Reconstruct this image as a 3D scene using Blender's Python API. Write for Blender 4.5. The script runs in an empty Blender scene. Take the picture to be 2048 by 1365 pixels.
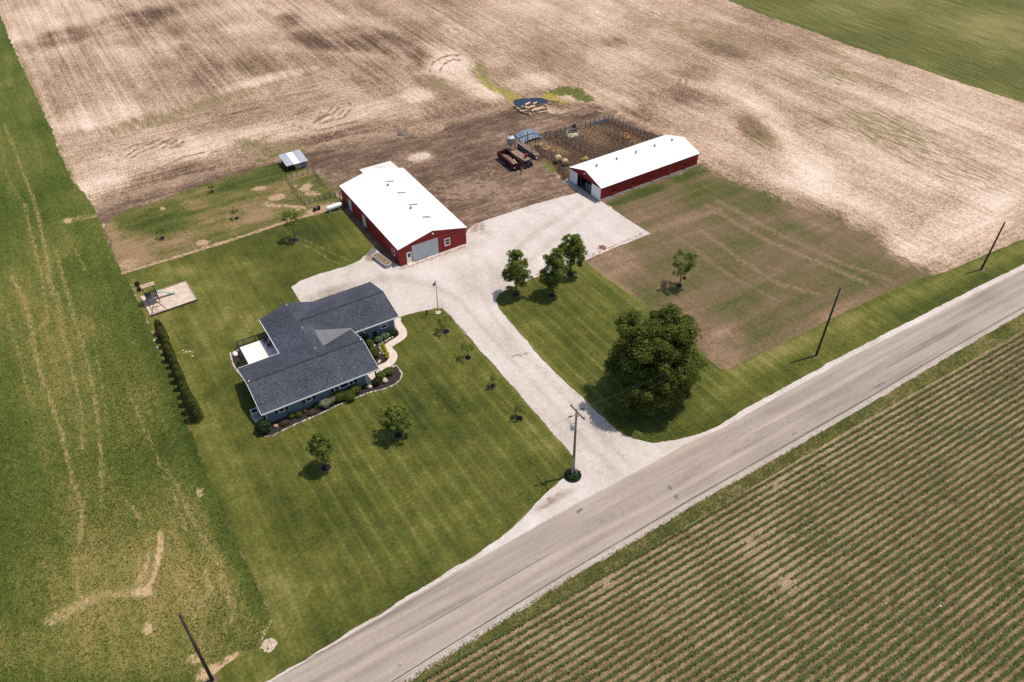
import bpy, math, random
import numpy as np
from mathutils import Vector, noise as mnoise
from mathutils.geometry import delaunay_2d_cdt

random.seed(7); RNG = np.random.default_rng(7)
sc = bpy.context.scene
COL = sc.collection
R = math.radians

# ------------------------------------------------------------------ camera
CAM_H, FPX, PITCH, HEAD = 70.0, 1547.6, R(40.74), R(32.0)
IW, IH = 2048.0, 1365.0
cam_d = bpy.data.cameras.new('camera'); cam = bpy.data.objects.new('camera', cam_d); COL.objects.link(cam)
cam_d.sensor_width = 36.0; cam_d.lens = 36.0 * FPX / IW; cam_d.clip_start = 1.0; cam_d.clip_end = 6000
cam.location = (0, 0, CAM_H); cam.rotation_euler = (math.pi / 2 - PITCH, 0, -HEAD)
sc.camera = cam

# ------------------------------------------------------------------ sky, sun, exposure
SUN_EL, SH = R(70.0), Vector((-0.975, 0.22, 0)).normalized()      # SH: the way shadows fall
w = bpy.data.worlds.new('World'); sc.world = w; w.use_nodes = True
wn = w.node_tree.nodes; wl = w.node_tree.links
sky = wn.new('ShaderNodeTexSky'); sky.sky_type = 'NISHITA'; sky.sun_disc = False
sky.sun_elevation = SUN_EL; sky.sun_rotation = math.atan2(-SH.x, -SH.y); sky.air_density = 1.1; sky.dust_density = 1.6
wl.new(sky.outputs[0], wn['Background'].inputs[0]); wn['Background'].inputs[1].default_value = 0.135
sun_d = bpy.data.lights.new('sun', 'SUN'); sun_d.energy = 4.0; sun_d.angle = R(0.55); sun_d.color = (1.0, 0.925, 0.82)
sun = bpy.data.objects.new('sun', sun_d); COL.objects.link(sun)
sdir = Vector((SH.x * math.cos(SUN_EL), SH.y * math.cos(SUN_EL), -math.sin(SUN_EL)))
sun.rotation_euler = sdir.to_track_quat('-Z', 'Y').to_euler(); sun.location = (60, 60, 120)
sc.view_settings.view_transform = 'Standard'; sc.view_settings.look = 'None'
sc.view_settings.exposure = 0.0; sc.view_settings.gamma = 1.0; sc.view_settings.use_curve_mapping = False

# ------------------------------------------------------------------ survey: photo plan -> ground metres
_f = np.array([math.sin(HEAD) * math.cos(PITCH), math.cos(HEAD) * math.cos(PITCH), -math.sin(PITCH)])
_r = np.array([math.cos(HEAD), -math.sin(HEAD), 0.0]); _d = np.cross(_f, _r)
def P(x, y, z=0.0):
    d = _f + _r * ((x - 1024) / FPX) + _d * ((y - 682.5) / FPX); t = (z - CAM_H) / d[2]
    return Vector((d[0] * t, d[1] * t, z))
def Qn(X, Y):
    v = np.stack([X, Y, np.full_like(X, -CAM_H)], -1); c = v @ _f; c = np.where(c < 5, 5, c)
    return 1024 + FPX * (v @ _r) / c, 682.5 + FPX * (v @ _d) / c
def HGT(b, t):
    g = P(*b); d = _f + _r * ((t[0] - 1024) / FPX) + _d * ((t[1] - 682.5) / FPX)
    k = (g.x * d[0] + g.y * d[1]) / (d[0] ** 2 + d[1] ** 2); return CAM_H + d[2] * k
def ZP(q, o, s, z=0.0): return P(o[0] + q[0] / s, o[1] + q[1] / s, z)

# ------------------------------------------------------------------ materials
def srgb(r, g, b):
    f = lambda c: (c / 255 / 12.92) if c <= 10 else ((c / 255 + 0.055) / 1.055) ** 2.4
    return (f(r), f(g), f(b))
class NT:
    def __init__(s, name):
        s.m = bpy.data.materials.new(name); s.m.use_nodes = True
        s.t = s.m.node_tree; s.b = s.t.nodes['Principled BSDF']; s.out = s.t.nodes['Material Output']
    def n(s, typ, props=None, **ins):
        nd = s.t.nodes.new(typ)
        for k, v in (props or {}).items(): setattr(nd, k, v)
        for k, v in ins.items():
            key = int(k[1:]) if k[0] == '_' else k
            s.put(nd.inputs[key], v)
        return nd
    def put(s, sock, v):
        if isinstance(v, bpy.types.NodeSocket): s.t.links.new(v, sock)
        else:
            if sock.type == 'RGBA' and len(v) == 3: v = (*v, 1)
            sock.default_value = v
    def math(s, op, a, b=0.0, clamp=False):
        return s.n('ShaderNodeMath', {'operation': op, 'use_clamp': clamp}, _0=a, _1=b).outputs[0]
    def mix(s, f, a, b):
        nd = s.n('ShaderNodeMix', {'data_type': 'RGBA'}); s.put(nd.inputs[0], f); s.put(nd.inputs[6], a); s.put(nd.inputs[7], b); return nd.outputs[2]
    def ramp(s, f, stops):
        nd = s.t.nodes.new('ShaderNodeValToRGB'); s.put(nd.inputs[0], f); e = nd.color_ramp.elements
        while len(e) < len(stops): e.new(0.5)
        for el, (p, c) in zip(e, stops): el.position = p; el.color = (*c, 1)
        return nd.outputs[0]
    def pos(s, sx=1, sy=None, sz=None, local=False):
        sy = sx if sy is None else sy; sz = sx if sz is None else sz
        src = s.n('ShaderNodeTexCoord').outputs['Object'] if local else s.n('ShaderNodeNewGeometry').outputs['Position']
        return s.n('ShaderNodeVectorMath', {'operation': 'MULTIPLY'}, _0=src, _1=(sx, sy, sz)).outputs[0]
    def noise(s, vec, detail=3.0, rough=0.55, dim='2D'):
        return s.n('ShaderNodeTexNoise', {'noise_dimensions': dim}, Vector=vec, Scale=1.0, Detail=detail, Roughness=rough).outputs[0]
    def attr(s, name): return s.n('ShaderNodeAttribute', {'attribute_name': name}).outputs['Fac']
    def bump(s, h, strength, dist):
        nd = s.n('ShaderNodeBump', None, Strength=strength, Distance=dist, Height=h); s.put(s.b.inputs['Normal'], nd.outputs[0])
    def done(s, col, rough=0.9, spec=0.3, metal=0.0):
        s.put(s.b.inputs['Base Color'], col); s.put(s.b.inputs['Roughness'], rough)
        s.b.inputs['Specular IOR Level'].default_value = spec; s.b.inputs['Metallic'].default_value = metal
        return s.m

MATS = {}
def plain(name, c, rough=0.7, var=0.12, scale=3.0, metal=0.0, spec=0.35, bump=0.0, bscale=None, local=True, stretch=(1, 1, 1)):
    """paint / wood / stone with a little mottling"""
    if name in MATS: return MATS[name]
    t = NT(name); v = t.noise(t.pos(scale * stretch[0], scale * stretch[1], scale * stretch[2], local), 4, 0.6, '3D')
    lo = tuple(x * (1 - 2.2 * var) for x in c); hi = tuple(min(1, x * (1 + 2.2 * var)) for x in c)
    col = t.ramp(v, [(0.3, lo), (0.5, c), (0.7, hi)])
    if bump: t.bump(t.noise(t.pos(bscale or scale * 6, local=local), 4, 0.6, '3D'), 1.0, bump)
    MATS[name] = t.done(col, rough, spec, metal); return MATS[name]

def gmat(name, stops, terms, overlays=(), bump=((3, 3), 0.03), rough=0.95):
    """ground: one ramp driven by summed noises and surveyed masks, then patches of other ground on top"""
    t = NT(name); v = 0.5
    for term in terms:
        if term[0] == 'n':
            nz = t.noise(t.pos(*term[1]), term[2], 0.62)
            k = t.math('MULTIPLY', t.math('SUBTRACT', nz, 0.5), term[3])
        elif term[0] == 'a': k = t.math('MULTIPLY', t.attr(term[1]), term[2])
        elif term[0] == 'an':          # noise shown only where a mask says so
            nz = t.noise(t.pos(*term[2]), term[3], 0.62)
            k = t.math('MULTIPLY', t.math('MULTIPLY', t.math('SUBTRACT', nz, 0.5), term[4]), t.attr(term[1]))
        elif term[0] == 'ai':
            nz = t.noise(t.pos(*term[2]), term[3], 0.62)
            k = t.math('MULTIPLY', t.math('MULTIPLY', t.math('SUBTRACT', nz, 0.5), term[4]), t.math('SUBTRACT', 1.0, t.attr(term[1])))
        elif term[0] == 'w':           # mower or drill passes
            p = t.n('ShaderNodeSeparateXYZ', None, _0=t.n('ShaderNodeNewGeometry').outputs['Position'])
            ax = p.outputs[term[1]]; ot = p.outputs[1 - term[1]]
            wob = t.math('MULTIPLY', t.math('SUBTRACT', t.noise(t.pos(0.05), 2), 0.5), term[4])
            u = t.math('ADD', t.math('ADD', ax, t.math('MULTIPLY', ot, term[5])), wob)
            sn = t.math('SINE', t.math('MULTIPLY', u, 2 * math.pi / term[2]))
            sn = t.math('MULTIPLY', sn, t.noise(t.pos(0.12), 2))
            k = t.math('MULTIPLY', sn, term[3])
            if len(term) > 6: k = t.math('MULTIPLY', k, t.attr(term[6]))
        if term[0] == 'l':             # thin lines left between mower passes
            p = t.n('ShaderNodeSeparateXYZ', None, _0=t.n('ShaderNodeNewGeometry').outputs['Position'])
            wob = t.math('MULTIPLY', t.math('SUBTRACT', t.noise(t.pos(0.05), 2), 0.5), 0.5)
            u = t.math('ADD', t.math('ADD', p.outputs[0], t.math('MULTIPLY', p.outputs[1], 0.015)), wob)
            sn = t.math('POWER', t.math('ADD', t.math('MULTIPLY', t.math('SINE', t.math('MULTIPLY', u, 2 * math.pi / term[1])), 0.5), 0.5), 5.0)
            k = t.math('MULTIPLY', t.math('MULTIPLY', sn, t.math('MULTIPLY', t.attr('mow'), t.noise(t.pos(0.1, 0.04, 1), 2))), term[2])
        v = t.math('ADD', k, v)
    col = t.ramp(v, stops)
    for (a, st, nsc, amp, sharp, csc) in overlays:
        nz = t.noise(t.pos(*nsc), 4, 0.65)
        f = t.math('ADD', t.attr(a), t.math('MULTIPLY', t.math('SUBTRACT', nz, 0.5), amp))
        f = t.math('ADD', t.math('MULTIPLY', t.math('SUBTRACT', f, 0.5), sharp), 0.5, True)
        f = t.math('MULTIPLY', f, t.math('MULTIPLY', t.attr(a), 5.0, True))
        col = t.mix(f, col, t.ramp(t.noise(t.pos(*csc), 4, 0.65), st))
    if bump: t.bump(t.noise(t.pos(*bump[0]), 5, 0.7), 1.0, bump[1])
    return t.done(col, rough, 0.15)

# ------------------------------------------------------------------ mesh helpers
def link(o, parent=None):
    COL.objects.link(o)
    if parent is not None: o.parent = parent
    return o
def mesh_np(name, V, F, mat, parent=None, smooth=False, attrs=None, fattrs=None):
    V = np.asarray(V, np.float32); F = np.asarray(F, np.int32); k = F.shape[1]
    me = bpy.data.meshes.new(name); me.vertices.add(len(V)); me.vertices.foreach_set('co', V.ravel())
    me.loops.add(F.size); me.loops.foreach_set('vertex_index', F.ravel())
    me.polygons.add(len(F)); me.polygons.foreach_set('loop_start', np.arange(0, F.size, k, dtype=np.int32))
    me.update(calc_edges=True)
    if smooth: me.polygons.foreach_set('use_smooth', np.ones(len(F), bool))
    for an, av in (attrs or {}).items(): me.attributes.new(an, 'FLOAT', 'POINT').data.foreach_set('value', np.asarray(av, np.float32))
    for an, av in (fattrs or {}).items(): me.attributes.new(an, 'FLOAT', 'FACE').data.foreach_set('value', np.asarray(av, np.float32))
    me.materials.append(mat); return link(bpy.data.objects.new(name, me), parent)
class MB:
    def __init__(s): s.v = []; s.f = []
    def add(s, vs, fs):
        o = len(s.v); s.v += [tuple(v) for v in vs]; s.f += [tuple(i + o for i in f) for f in fs]; return s
    def box(s, x0, x1, y0, y1, z0, z1):
        return s.add([(x0, y0, z0), (x1, y0, z0), (x1, y1, z0), (x0, y1, z0), (x0, y0, z1), (x1, y0, z1), (x1, y1, z1), (x0, y1, z1)],
                     [(3, 2, 1, 0), (4, 5, 6, 7), (0, 1, 5, 4), (1, 2, 6, 5), (2, 3, 7, 6), (3, 0, 4, 7)])
    def slab(s, top, th):               # a sheet (any polygon in 3-D) given thickness downward
        n = len(top); lo = [(a, b, c - th) for a, b, c in top]
        return s.add(list(top) + lo, [tuple(range(n)), tuple(range(2 * n - 1, n - 1, -1))] + [(i, i + n, (i + 1) % n + n, (i + 1) % n) for i in range(n)])
    def extr(s, base, vec):             # polygon extruded along vec
        n = len(base); up = [(a + vec[0], b + vec[1], c + vec[2]) for a, b, c in base]
        return s.add(list(base) + up, [tuple(range(n - 1, -1, -1)), tuple(range(n, 2 * n))] + [(i, (i + 1) % n, (i + 1) % n + n, i + n) for i in range(n)])
    def tube(s, pts, rad, n=6, caps=True):
        pts = [Vector(p) for p in pts]; rad = rad if isinstance(rad, (list, tuple)) else [rad] * len(pts); vs = []; fs = []
        for i, p in enumerate(pts):
            d = (pts[min(i + 1, len(pts) - 1)] - pts[max(i - 1, 0)]).normalized()
            a = d.cross(Vector((0, 0, 1)));
            if a.length < 1e-3: a = Vector((1, 0, 0))
            a.normalize(); b = d.cross(a)
            vs += [p + (a * math.cos(2 * math.pi * k / n) + b * math.sin(2 * math.pi * k / n)) * rad[i] for k in range(n)]
        for i in range(len(pts) - 1):
            for k in range(n): fs.append((i * n + k, i * n + (k + 1) % n, (i + 1) * n + (k + 1) % n, (i + 1) * n + k))
        if caps: fs += [tuple(range(n - 1, -1, -1)), tuple(range((len(pts) - 1) * n, len(pts) * n))]
        return s.add(vs, fs)
    def lathe(s, prof, n=20, c=(0, 0, 0)):
        vs = []; fs = []
        for r_, z_ in prof: vs += [(c[0] + r_ * math.cos(2 * math.pi * k / n), c[1] + r_ * math.sin(2 * math.pi * k / n), c[2] + z_) for k in range(n)]
        for i in range(len(prof) - 1):
            for k in range(n): fs.append((i * n + k, i * n + (k + 1) % n, (i + 1) * n + (k + 1) % n, (i + 1) * n + k))
        fs += [tuple(range(n - 1, -1, -1)), tuple(range((len(prof) - 1) * n, len(prof) * n))]
        return s.add(vs, fs)
    def ball(s, c, r3, seg=10, ring=6, rough=0.0, seed=0, zmin=None):
        vs = []; fs = []
        for i in range(ring + 1):
            ph = math.pi * i / ring
            for k in range(seg):
                th = 2 * math.pi * k / seg; q = Vector((math.sin(ph) * math.cos(th), math.sin(ph) * math.sin(th), math.cos(ph)))
                q2 = q * (1 + rough * mnoise.noise(q * 1.7 + Vector((seed * 3.1, seed, 0))))
                z = c[2] + q2.z * r3[2]
                if zmin is not None: z = max(z, zmin)
                vs.append((c[0] + q2.x * r3[0], c[1] + q2.y * r3[1], z))
        for i in range(ring):
            for k in range(seg): fs.append((i * seg + k, (i + 1) * seg + k, (i + 1) * seg + (k + 1) % seg, i * seg + (k + 1) % seg))
        return s.add(vs, fs)
    def mesh(s, name):
        me = bpy.data.meshes.new(name); me.from_pydata(s.v, [], s.f); me.update(); return me
    def build(s, name, mat, parent=None, smooth=False, bevel=0.0):
        me = s.mesh(name); me.materials.append(mat)
        if smooth: me.polygons.foreach_set('use_smooth', np.ones(len(me.polygons), bool))
        o = link(bpy.data.objects.new(name, me), parent)
        if bevel:
            b = o.modifiers.new('edge', 'BEVEL'); b.width = bevel; b.segments = 1; b.limit_method = 'ANGLE'
        return o
def tag(o, label=None, cat=None, group=None, kind=None):
    if label: o['label'] = label
    if cat: o['category'] = cat
    if group: o['group'] = group
    if kind: o['kind'] = kind
    return o
def thing(name, label, cat, loc=(0, 0, 0), rz=0.0, group=None):
    o = link(bpy.data.objects.new(name, None)); o.location = loc; o.rotation_euler = (0, 0, rz); o.empty_display_size = 0.3
    return tag(o, label, cat, group)
def dup_part(src, parent, loc=(0, 0, 0)):
    c = src.copy(); c.location = loc; return link(c, parent)

def inside(poly, X, Y):
    c = np.zeros(X.shape, bool); n = len(poly)
    for i in range(n):
        (x0, y0), (x1, y1) = poly[i], poly[(i + 1) % n]
        if y0 == y1: continue
        k = (y0 > Y) != (y1 > Y); c ^= k & (X < (x1 - x0) * (Y - y0) / (y1 - y0) + x0)
    return c
def in_view(X, Y, m=120):
    u, v = Qn(X, Y); return (u > -m) & (u < IW + m) & (v > -m) & (v < IH + m)
def outline(pts, jit=0.12, step=0.45):
    out = []; n = len(pts)
    for i in range(n):
        a, b = pts[i], pts[(i + 1) % n]; L = math.hypot(b[0] - a[0], b[1] - a[1])
        m = np.array([(a[0] + b[0]) / 2, a[0], b[0]]), np.array([(a[1] + b[1]) / 2, a[1], b[1]])
        st = step if in_view(*m).any() else max(step, L / 12)
        k = max(1, int(L / st))
        for j in range(k):
            t = j / k; x = a[0] + (b[0] - a[0]) * t; y = a[1] + (b[1] - a[1]) * t
            if jit:
                d = jit * (1.6 * mnoise.noise(Vector((x * 0.45, y * 0.45, 3))) + 0.9 * mnoise.noise(Vector((x * 2.1, y * 2.1, 9))))
                nx, ny = -(b[1] - a[1]) / L, (b[0] - a[0]) / L; x += nx * d; y += ny * d
            out.append((x, y))
    return out
def smooth_poly(pts, it=1):
    for _ in range(it):
        q = []
        for i in range(len(pts)):
            a, b = pts[i], pts[(i + 1) % len(pts)]
            q += [(a[0] * .75 + b[0] * .25, a[1] * .75 + b[1] * .25), (a[0] * .25 + b[0] * .75, a[1] * .25 + b[1] * .75)]
        pts = q
    return pts
def W(px): return [(P(*q).x, P(*q).y) for q in px]
def sheet(name, pts, z, mat, jit=0.12, step=0.45, res=None, attrs=None, parent=None, kind='structure', relief=0.0):
    poly = outline(pts, jit, step)
    vs = [Vector(p) for p in poly]; n = len(poly); es = [(i, (i + 1) % n) for i in range(n)]
    if res:
        A = np.array(poly); x0, y0 = A.min(0); x1, y1 = A.max(0)
        for rr, vis in ((res, True), (max(res * 10, 6.0), False)):
            gx, gy = np.meshgrid(np.arange(x0, x1, rr), np.arange(y0, y1, rr)); gx = gx.ravel(); gy = gy.ravel()
            k = inside(poly, gx, gy); gx, gy = gx[k], gy[k]; k = in_view(gx, gy, 60) == vis; gx, gy = gx[k], gy[k]
            gx = gx + RNG.uniform(-.2, .2, gx.shape) * rr; gy = gy + RNG.uniform(-.2, .2, gy.shape) * rr
            vs += [Vector((a, b)) for a, b in zip(gx, gy)]
    v2, e2, f2, *_ = delaunay_2d_cdt(vs, es, [], 1, 1e-4)
    V = np.array([(q.x, q.y, z) for q in v2]); F = np.array([f for f in f2 if len(f) == 3])
    a, b, c = V[F[:, 0]], V[F[:, 1]], V[F[:, 2]]
    flip = ((b - a)[:, 0] * (c - a)[:, 1] - (b - a)[:, 1] * (c - a)[:, 0]) < 0
    F[flip] = F[flip][:, ::-1]
    u, v = Qn(V[:, 0], V[:, 1])
    at = {k: fn(u, v, V[:, 0], V[:, 1]) for k, fn in (attrs or {}).items()}
    o = mesh_np(name, V, F, mat, parent, attrs=at)
    if kind and parent is None: o['kind'] = kind
    return o
# masks drawn as blobs and lines over the survey
def blobs(lst):
    def fn(u, v, X, Y):
        m = np.zeros_like(u)
        for (x, y, rx, ry, ang, amp) in lst:
            c, s = math.cos(R(ang)), math.sin(R(ang)); du, dv = u - x, v - y
            r = np.sqrt(((du * c + dv * s) / rx) ** 2 + ((-du * s + dv * c) / ry) ** 2)
            m = np.maximum(m, amp * np.clip((1.35 - r) / 0.7, 0, 1))
        return m
    return fn
def strokes(lst):
    def fn(u, v, X, Y):
        m = np.zeros_like(u)
        for (pts, wd, amp) in lst:
            d = np.full_like(u, 1e9)
            for (x0, y0), (x1, y1) in zip(pts[:-1], pts[1:]):
                dx, dy = x1 - x0, y1 - y0; t = np.clip(((u - x0) * dx + (v - y0) * dy) / (dx * dx + dy * dy), 0, 1)
                d = np.minimum(d, np.hypot(u - x0 - t * dx, v - y0 - t * dy))
            m = np.maximum(m, amp * np.clip(1.5 - d / wd, 0, 1))
        return m
    return fn
def both(*fns): return lambda u, v, X, Y: np.maximum.reduce([f(u, v, X, Y) for f in fns])
def area(px, soft=1.0):
    poly = list(px)
    return lambda u, v, X, Y: inside(poly, u, v).astype(float)
def ribbon(name, pts, width, z, mat, parent=None, jit=0.03, kind=None):
    """a narrow strip laid along a line of world points"""
    P3 = []
    for (a, b) in zip(pts[:-1], pts[1:]):
        L = math.hypot(b[0] - a[0], b[1] - a[1]); k = max(1, int(L / 0.35))
        P3 += [(a[0] + (b[0] - a[0]) * j / k, a[1] + (b[1] - a[1]) * j / k) for j in range(k)]
    P3.append(pts[-1]); m = MB(); vs = []
    for i, p in enumerate(P3):
        a, b = P3[max(0, i - 1)], P3[min(len(P3) - 1, i + 1)]; L = math.hypot(b[0] - a[0], b[1] - a[1]) or 1
        nx, ny = -(b[1] - a[1]) / L, (b[0] - a[0]) / L; taper = min(1, (min(i, len(P3) - 1 - i) + 1) / 4)
        wd = width / 2 * taper if jit > 0.05 else width / 2
        l = wd * (1 + jit * 4 * mnoise.noise(Vector((p[0] * 1.3, p[1] * 1.3, 1)))); r_ = wd * (1 + jit * 4 * mnoise.noise(Vector((p[0] * 1.3, p[1] * 1.3, 5))))
        vs += [(p[0] + nx * l, p[1] + ny * l, z), (p[0] - nx * r_, p[1] - ny * r_, z)]
    m.add(vs, [(2 * i, 2 * i + 1, 2 * i + 3, 2 * i + 2) for i in range(len(P3) - 1)])
    o = m.build(name, mat, parent)
    if kind: o['kind'] = kind
    return o

# ------------------------------------------------------------------ ground colours (photo colour -> reflectance)
def A(r, g, b, k=0.72): return tuple(c * k for c in srgb(r, g, b))
ground_m = gmat('ground_soil', [(0.2, A(110, 100, 60)), (0.5, A(140, 120, 85)), (0.8, A(120, 125, 60))], [('n', (0.05,), 3, 1.5)], bump=None)
MB().add([(-1500, -1500, -0.03), (1700, -1500, -0.03), (1700, 1900, -0.03), (-1500, 1900, -0.03)], [(0, 1, 2, 3)]).build('ground', ground_m)['kind'] = 'structure'

soil = [(0.0, A(98, 76, 62)), (0.2, A(138, 111, 91)), (0.45, A(182, 152, 127)), (0.7, A(218, 189, 164)), (1.0, A(246, 225, 207))]
field_m = gmat('stubble_soil', soil,
    [('n', (0.018,), 4, 0.95), ('n', (0.11, .06, 1), 3, 0.55), ('ai', 'head', (1.3, 0.02, 1), 3, 0.42), ('a', 'stripe', .03), ('an', 'stripe', (.9, 0.015, 1), 3, 0.45), ('ai', 'head', (0.25, 0.012, 1), 2, 0.28), ('an', 'head', (0.07, 1.2, 1), 3, 0.55),
     ('n', (3.2, 1.8, 1), 3, 1.15), ('n', (1.0, .7, 1), 3, 0.5), ('a', 'dark', -0.36), ('an', 'dark', (.6, .05, 1), 3, .6), ('an', 'dark', (.12, .12, 1), 3, .5), ('a', 'pale', 0.31)],
    [('green', [(0.35, A(128, 114, 76)), (0.65, A(160, 142, 102))], (1.4, 0.25, 1), 2.6, 1.6, (2,)),
     ('lush', [(0.3, A(74, 86, 38)), (0.5, A(104, 110, 54)), (0.75, A(140, 122, 80))], (1.2, .7, 1), 1.8, 3.0, (1.5,)),
     ('yellow', [(0.3, A(124, 118, 50)), (0.5, A(172, 158, 60)), (0.7, A(202, 188, 80))], (1.6,), 2.2, 3.5, (2.5,)),
     ('ruts', [(0.3, A(120, 95, 78)), (0.7, A(160, 132, 110))], (0.8,), 0.9, 3.0, (2,))],
    bump=((2.6, 1.2, 1), 0.09))
def field_edge(u, v, X, Y): return None
dark = both(blobs([(129, 74, 95, 16, -12, 1), (250, 45, 130, 18, -14, .9), (574, 41, 24, 13, 0, .9), (690, 84, 120, 20, 3, 1), (375, 94, 18, 8, 0, .8), (400, 68, 70, 22, 15, .5),
    (742, 156, 60, 30, 25, .6), (790, 92, 80, 24, 15, .95), (829, 135, 18, 10, 0, .7), (856, 166, 30, 14, 10, .55), (1227, 84, 28, 12, 0, .6), (1440, 98, 50, 14, 15, .6), (1388, 146, 48, 16, 10, .65),
    (1402, 200, 52, 20, 10, .75), (1457, 106, 28, 8, 10, .7), (1504, 256, 40, 22, 35, .8), (1647, 248, 28, 9, 15, .6), (1280, 226, 60, 14, 25, .6), (1150, 213, 70, 9, 5, .8), (1010, 203, 30, 6, -10, .4), (640, 120, 150, 14, 5, .35),
    (1100, 60, 260, 40, 12, .15), (480, 120, 120, 26, 10, .35), (230, 75, 60, 20, 0, .4), (850, 70, 120, 20, 25, .4)]),
    strokes([([(130, 272), (330, 232), (545, 164), (640, 140)], 5, .35), ([(1205, 232), (1330, 280), (1440, 345), (1560, 395)], 14, .35), ([(186, 404), (330, 355), (520, 310), (720, 264), (850, 248), (1010, 206)], 16, .5), ([(1402, 316), (1500, 360), (1590, 398), (1690, 420), (1760, 462), (1790, 506), (1900, 545)], 13, .45)]))
pale = both(blobs([(200, 235, 90, 26, -10, .8), (420, 290, 190, 20, -14, .8), (640, 250, 130, 18, -12, .8), (545, 156, 90, 9, -14, .8), (90, 60, 60, 60, 0, .5), (900, 130, 50, 34, 25, 1.2), (965, 178, 48, 20, 20, 1.2),
    (833, 191, 36, 14, -5, 1), (1050, 168, 60, 16, -10, .8), (1247, 203, 36, 12, 20, .9), (1900, 470, 180, 40, -28, .75), (1700, 400, 120, 30, 25, .5), (200, 370, 60, 22, -14, 1), (330, 300, 160, 16, -14, .6),
    (150, 20, 120, 30, 20, .5), (560, 10, 200, 18, 10, .4), (700, 225, 110, 14, -12, .7), (1620, 330, 60, 30, 30, .5)]),
    strokes([([(1188, 110), (1300, 125), (1400, 165), (1483, 185), (1556, 248), (1592, 310), (1640, 380)], 18, .7), ([(900, 60), (960, 100), (1000, 120)], 16, .5), ([(1560, 120), (1750, 190), (2048, 290)], 12, .4)]))
head = both(area([(60, 175), (130, 272), (330, 235), (545, 165), (700, 150), (830, 220), (900, 240), (600, 420), (150, 480)]), area([(2200, 330), (2048, 400), (1880, 470), (1800, 520), (1850, 620), (2300, 520)]))
green = both(blobs([(390, 215, 170, 12, -14, .55), (300, 245, 120, 10, -14, .5), (1665, 146, 60, 22, 15, .5), (1775, 262, 110, 34, 15, .6), (1380, 60, 140, 26, 15, .4), (1640, 90, 60, 14, 25, .4), (1000, 90, 200, 30, 15, .3),
    (960, 150, 26, 14, 40, .7), (880, 168, 30, 12, 20, .6), (600, 130, 200, 30, 5, .25), (1520, 270, 40, 20, 30, .5), (1900, 330, 120, 40, 20, .35), (560, 300, 60, 10, -14, .6), (500, 290, 40, 12, 0, .7)]),
    strokes([([(0, 40), (75, 205), (150, 370), (205, 450)], 6, .6), ([(960, 130), (975, 165), (1010, 185), (1030, 200)], 9, .9)]))
lush = blobs([(1140, 183, 30, 10, 5, .95), (1165, 195, 24, 9, 15, .9), (1110, 186, 20, 8, 0, .8), (500, 290, 18, 7, 0, .5)])
yellow = both(blobs([(1028, 194, 18, 7, 25, .62), (1098, 193, 18, 8, 0, .66), (1120, 202, 22, 5, 8, .58), (1020, 200, 10, 7, 20, .62), (985, 178, 20, 6, 25, .6)]), strokes([([(955, 150), (975, 170), (1020, 190)], 5, .55)]))
def arcs(cx, cy, rads, a0, a1, sq=0.5): return [([(cx + r_ * math.cos(R(t)), cy + r_ * sq * math.sin(R(t))) for t in range(a0, a1 + 1, 12)], 2.2, .75) for r_ in rads]
ruts = strokes(arcs(640, 215, (24, 36, 48, 62), -20, 110) + arcs(330, 330, (70, 85, 100), 200, 300) + arcs(1300, 165, (52, 62, 74), -20, 70, .45) + arcs(920, 140, (40, 60), 150, 280)
    + [([(580, 250), (640, 262), (720, 240)], 2.5, .7), ([(310, 340), (380, 310), (460, 300), (540, 275)], 3, .6)])
gx, gy = np.meshgrid(np.arange(-60, 330, 1.0), np.arange(20, 330, 1.0))
keep = in_view(gx, gy, 220) & (Qn(gx, gy)[1] < 700)
idx = -np.ones(gx.shape, int); use = np.zeros(gx.shape, bool)
q = keep[:-1, :-1] & keep[1:, :-1] & keep[:-1, 1:] & keep[1:, 1:]
for a in (slice(None, -1), slice(1, None)):
    for b in (slice(None, -1), slice(1, None)): use[a, b] |= q
idx[use] = np.arange(use.sum()); fx, fy = gx[use], gy[use]
jj, ii = np.nonzero(q); FF = np.stack([idx[jj, ii], idx[jj, ii + 1], idx[jj + 1, ii + 1], idx[jj + 1, ii]], 1)
u, v = Qn(fx, fy)
fz = np.array([0.05 * mnoise.noise(Vector((a * .09, b * .09, 0))) for a, b in zip(fx, fy)]) * 0 
tilled = mesh_np('tilled_field', np.stack([fx, fy, fz], 1), FF, field_m,
    attrs={k: f(u, v, fx, fy) for k, f in dict(stripe=area([(-300, -300), (900, -300), (1010, 60), (900, 110), (760, 130), (540, 165), (330, 235), (130, 272), (60, 175)]), dark=dark, pale=pale, head=head, green=green, lush=lush, yellow=yellow, ruts=ruts).items()})
tilled['kind'] = 'structure'

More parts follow.
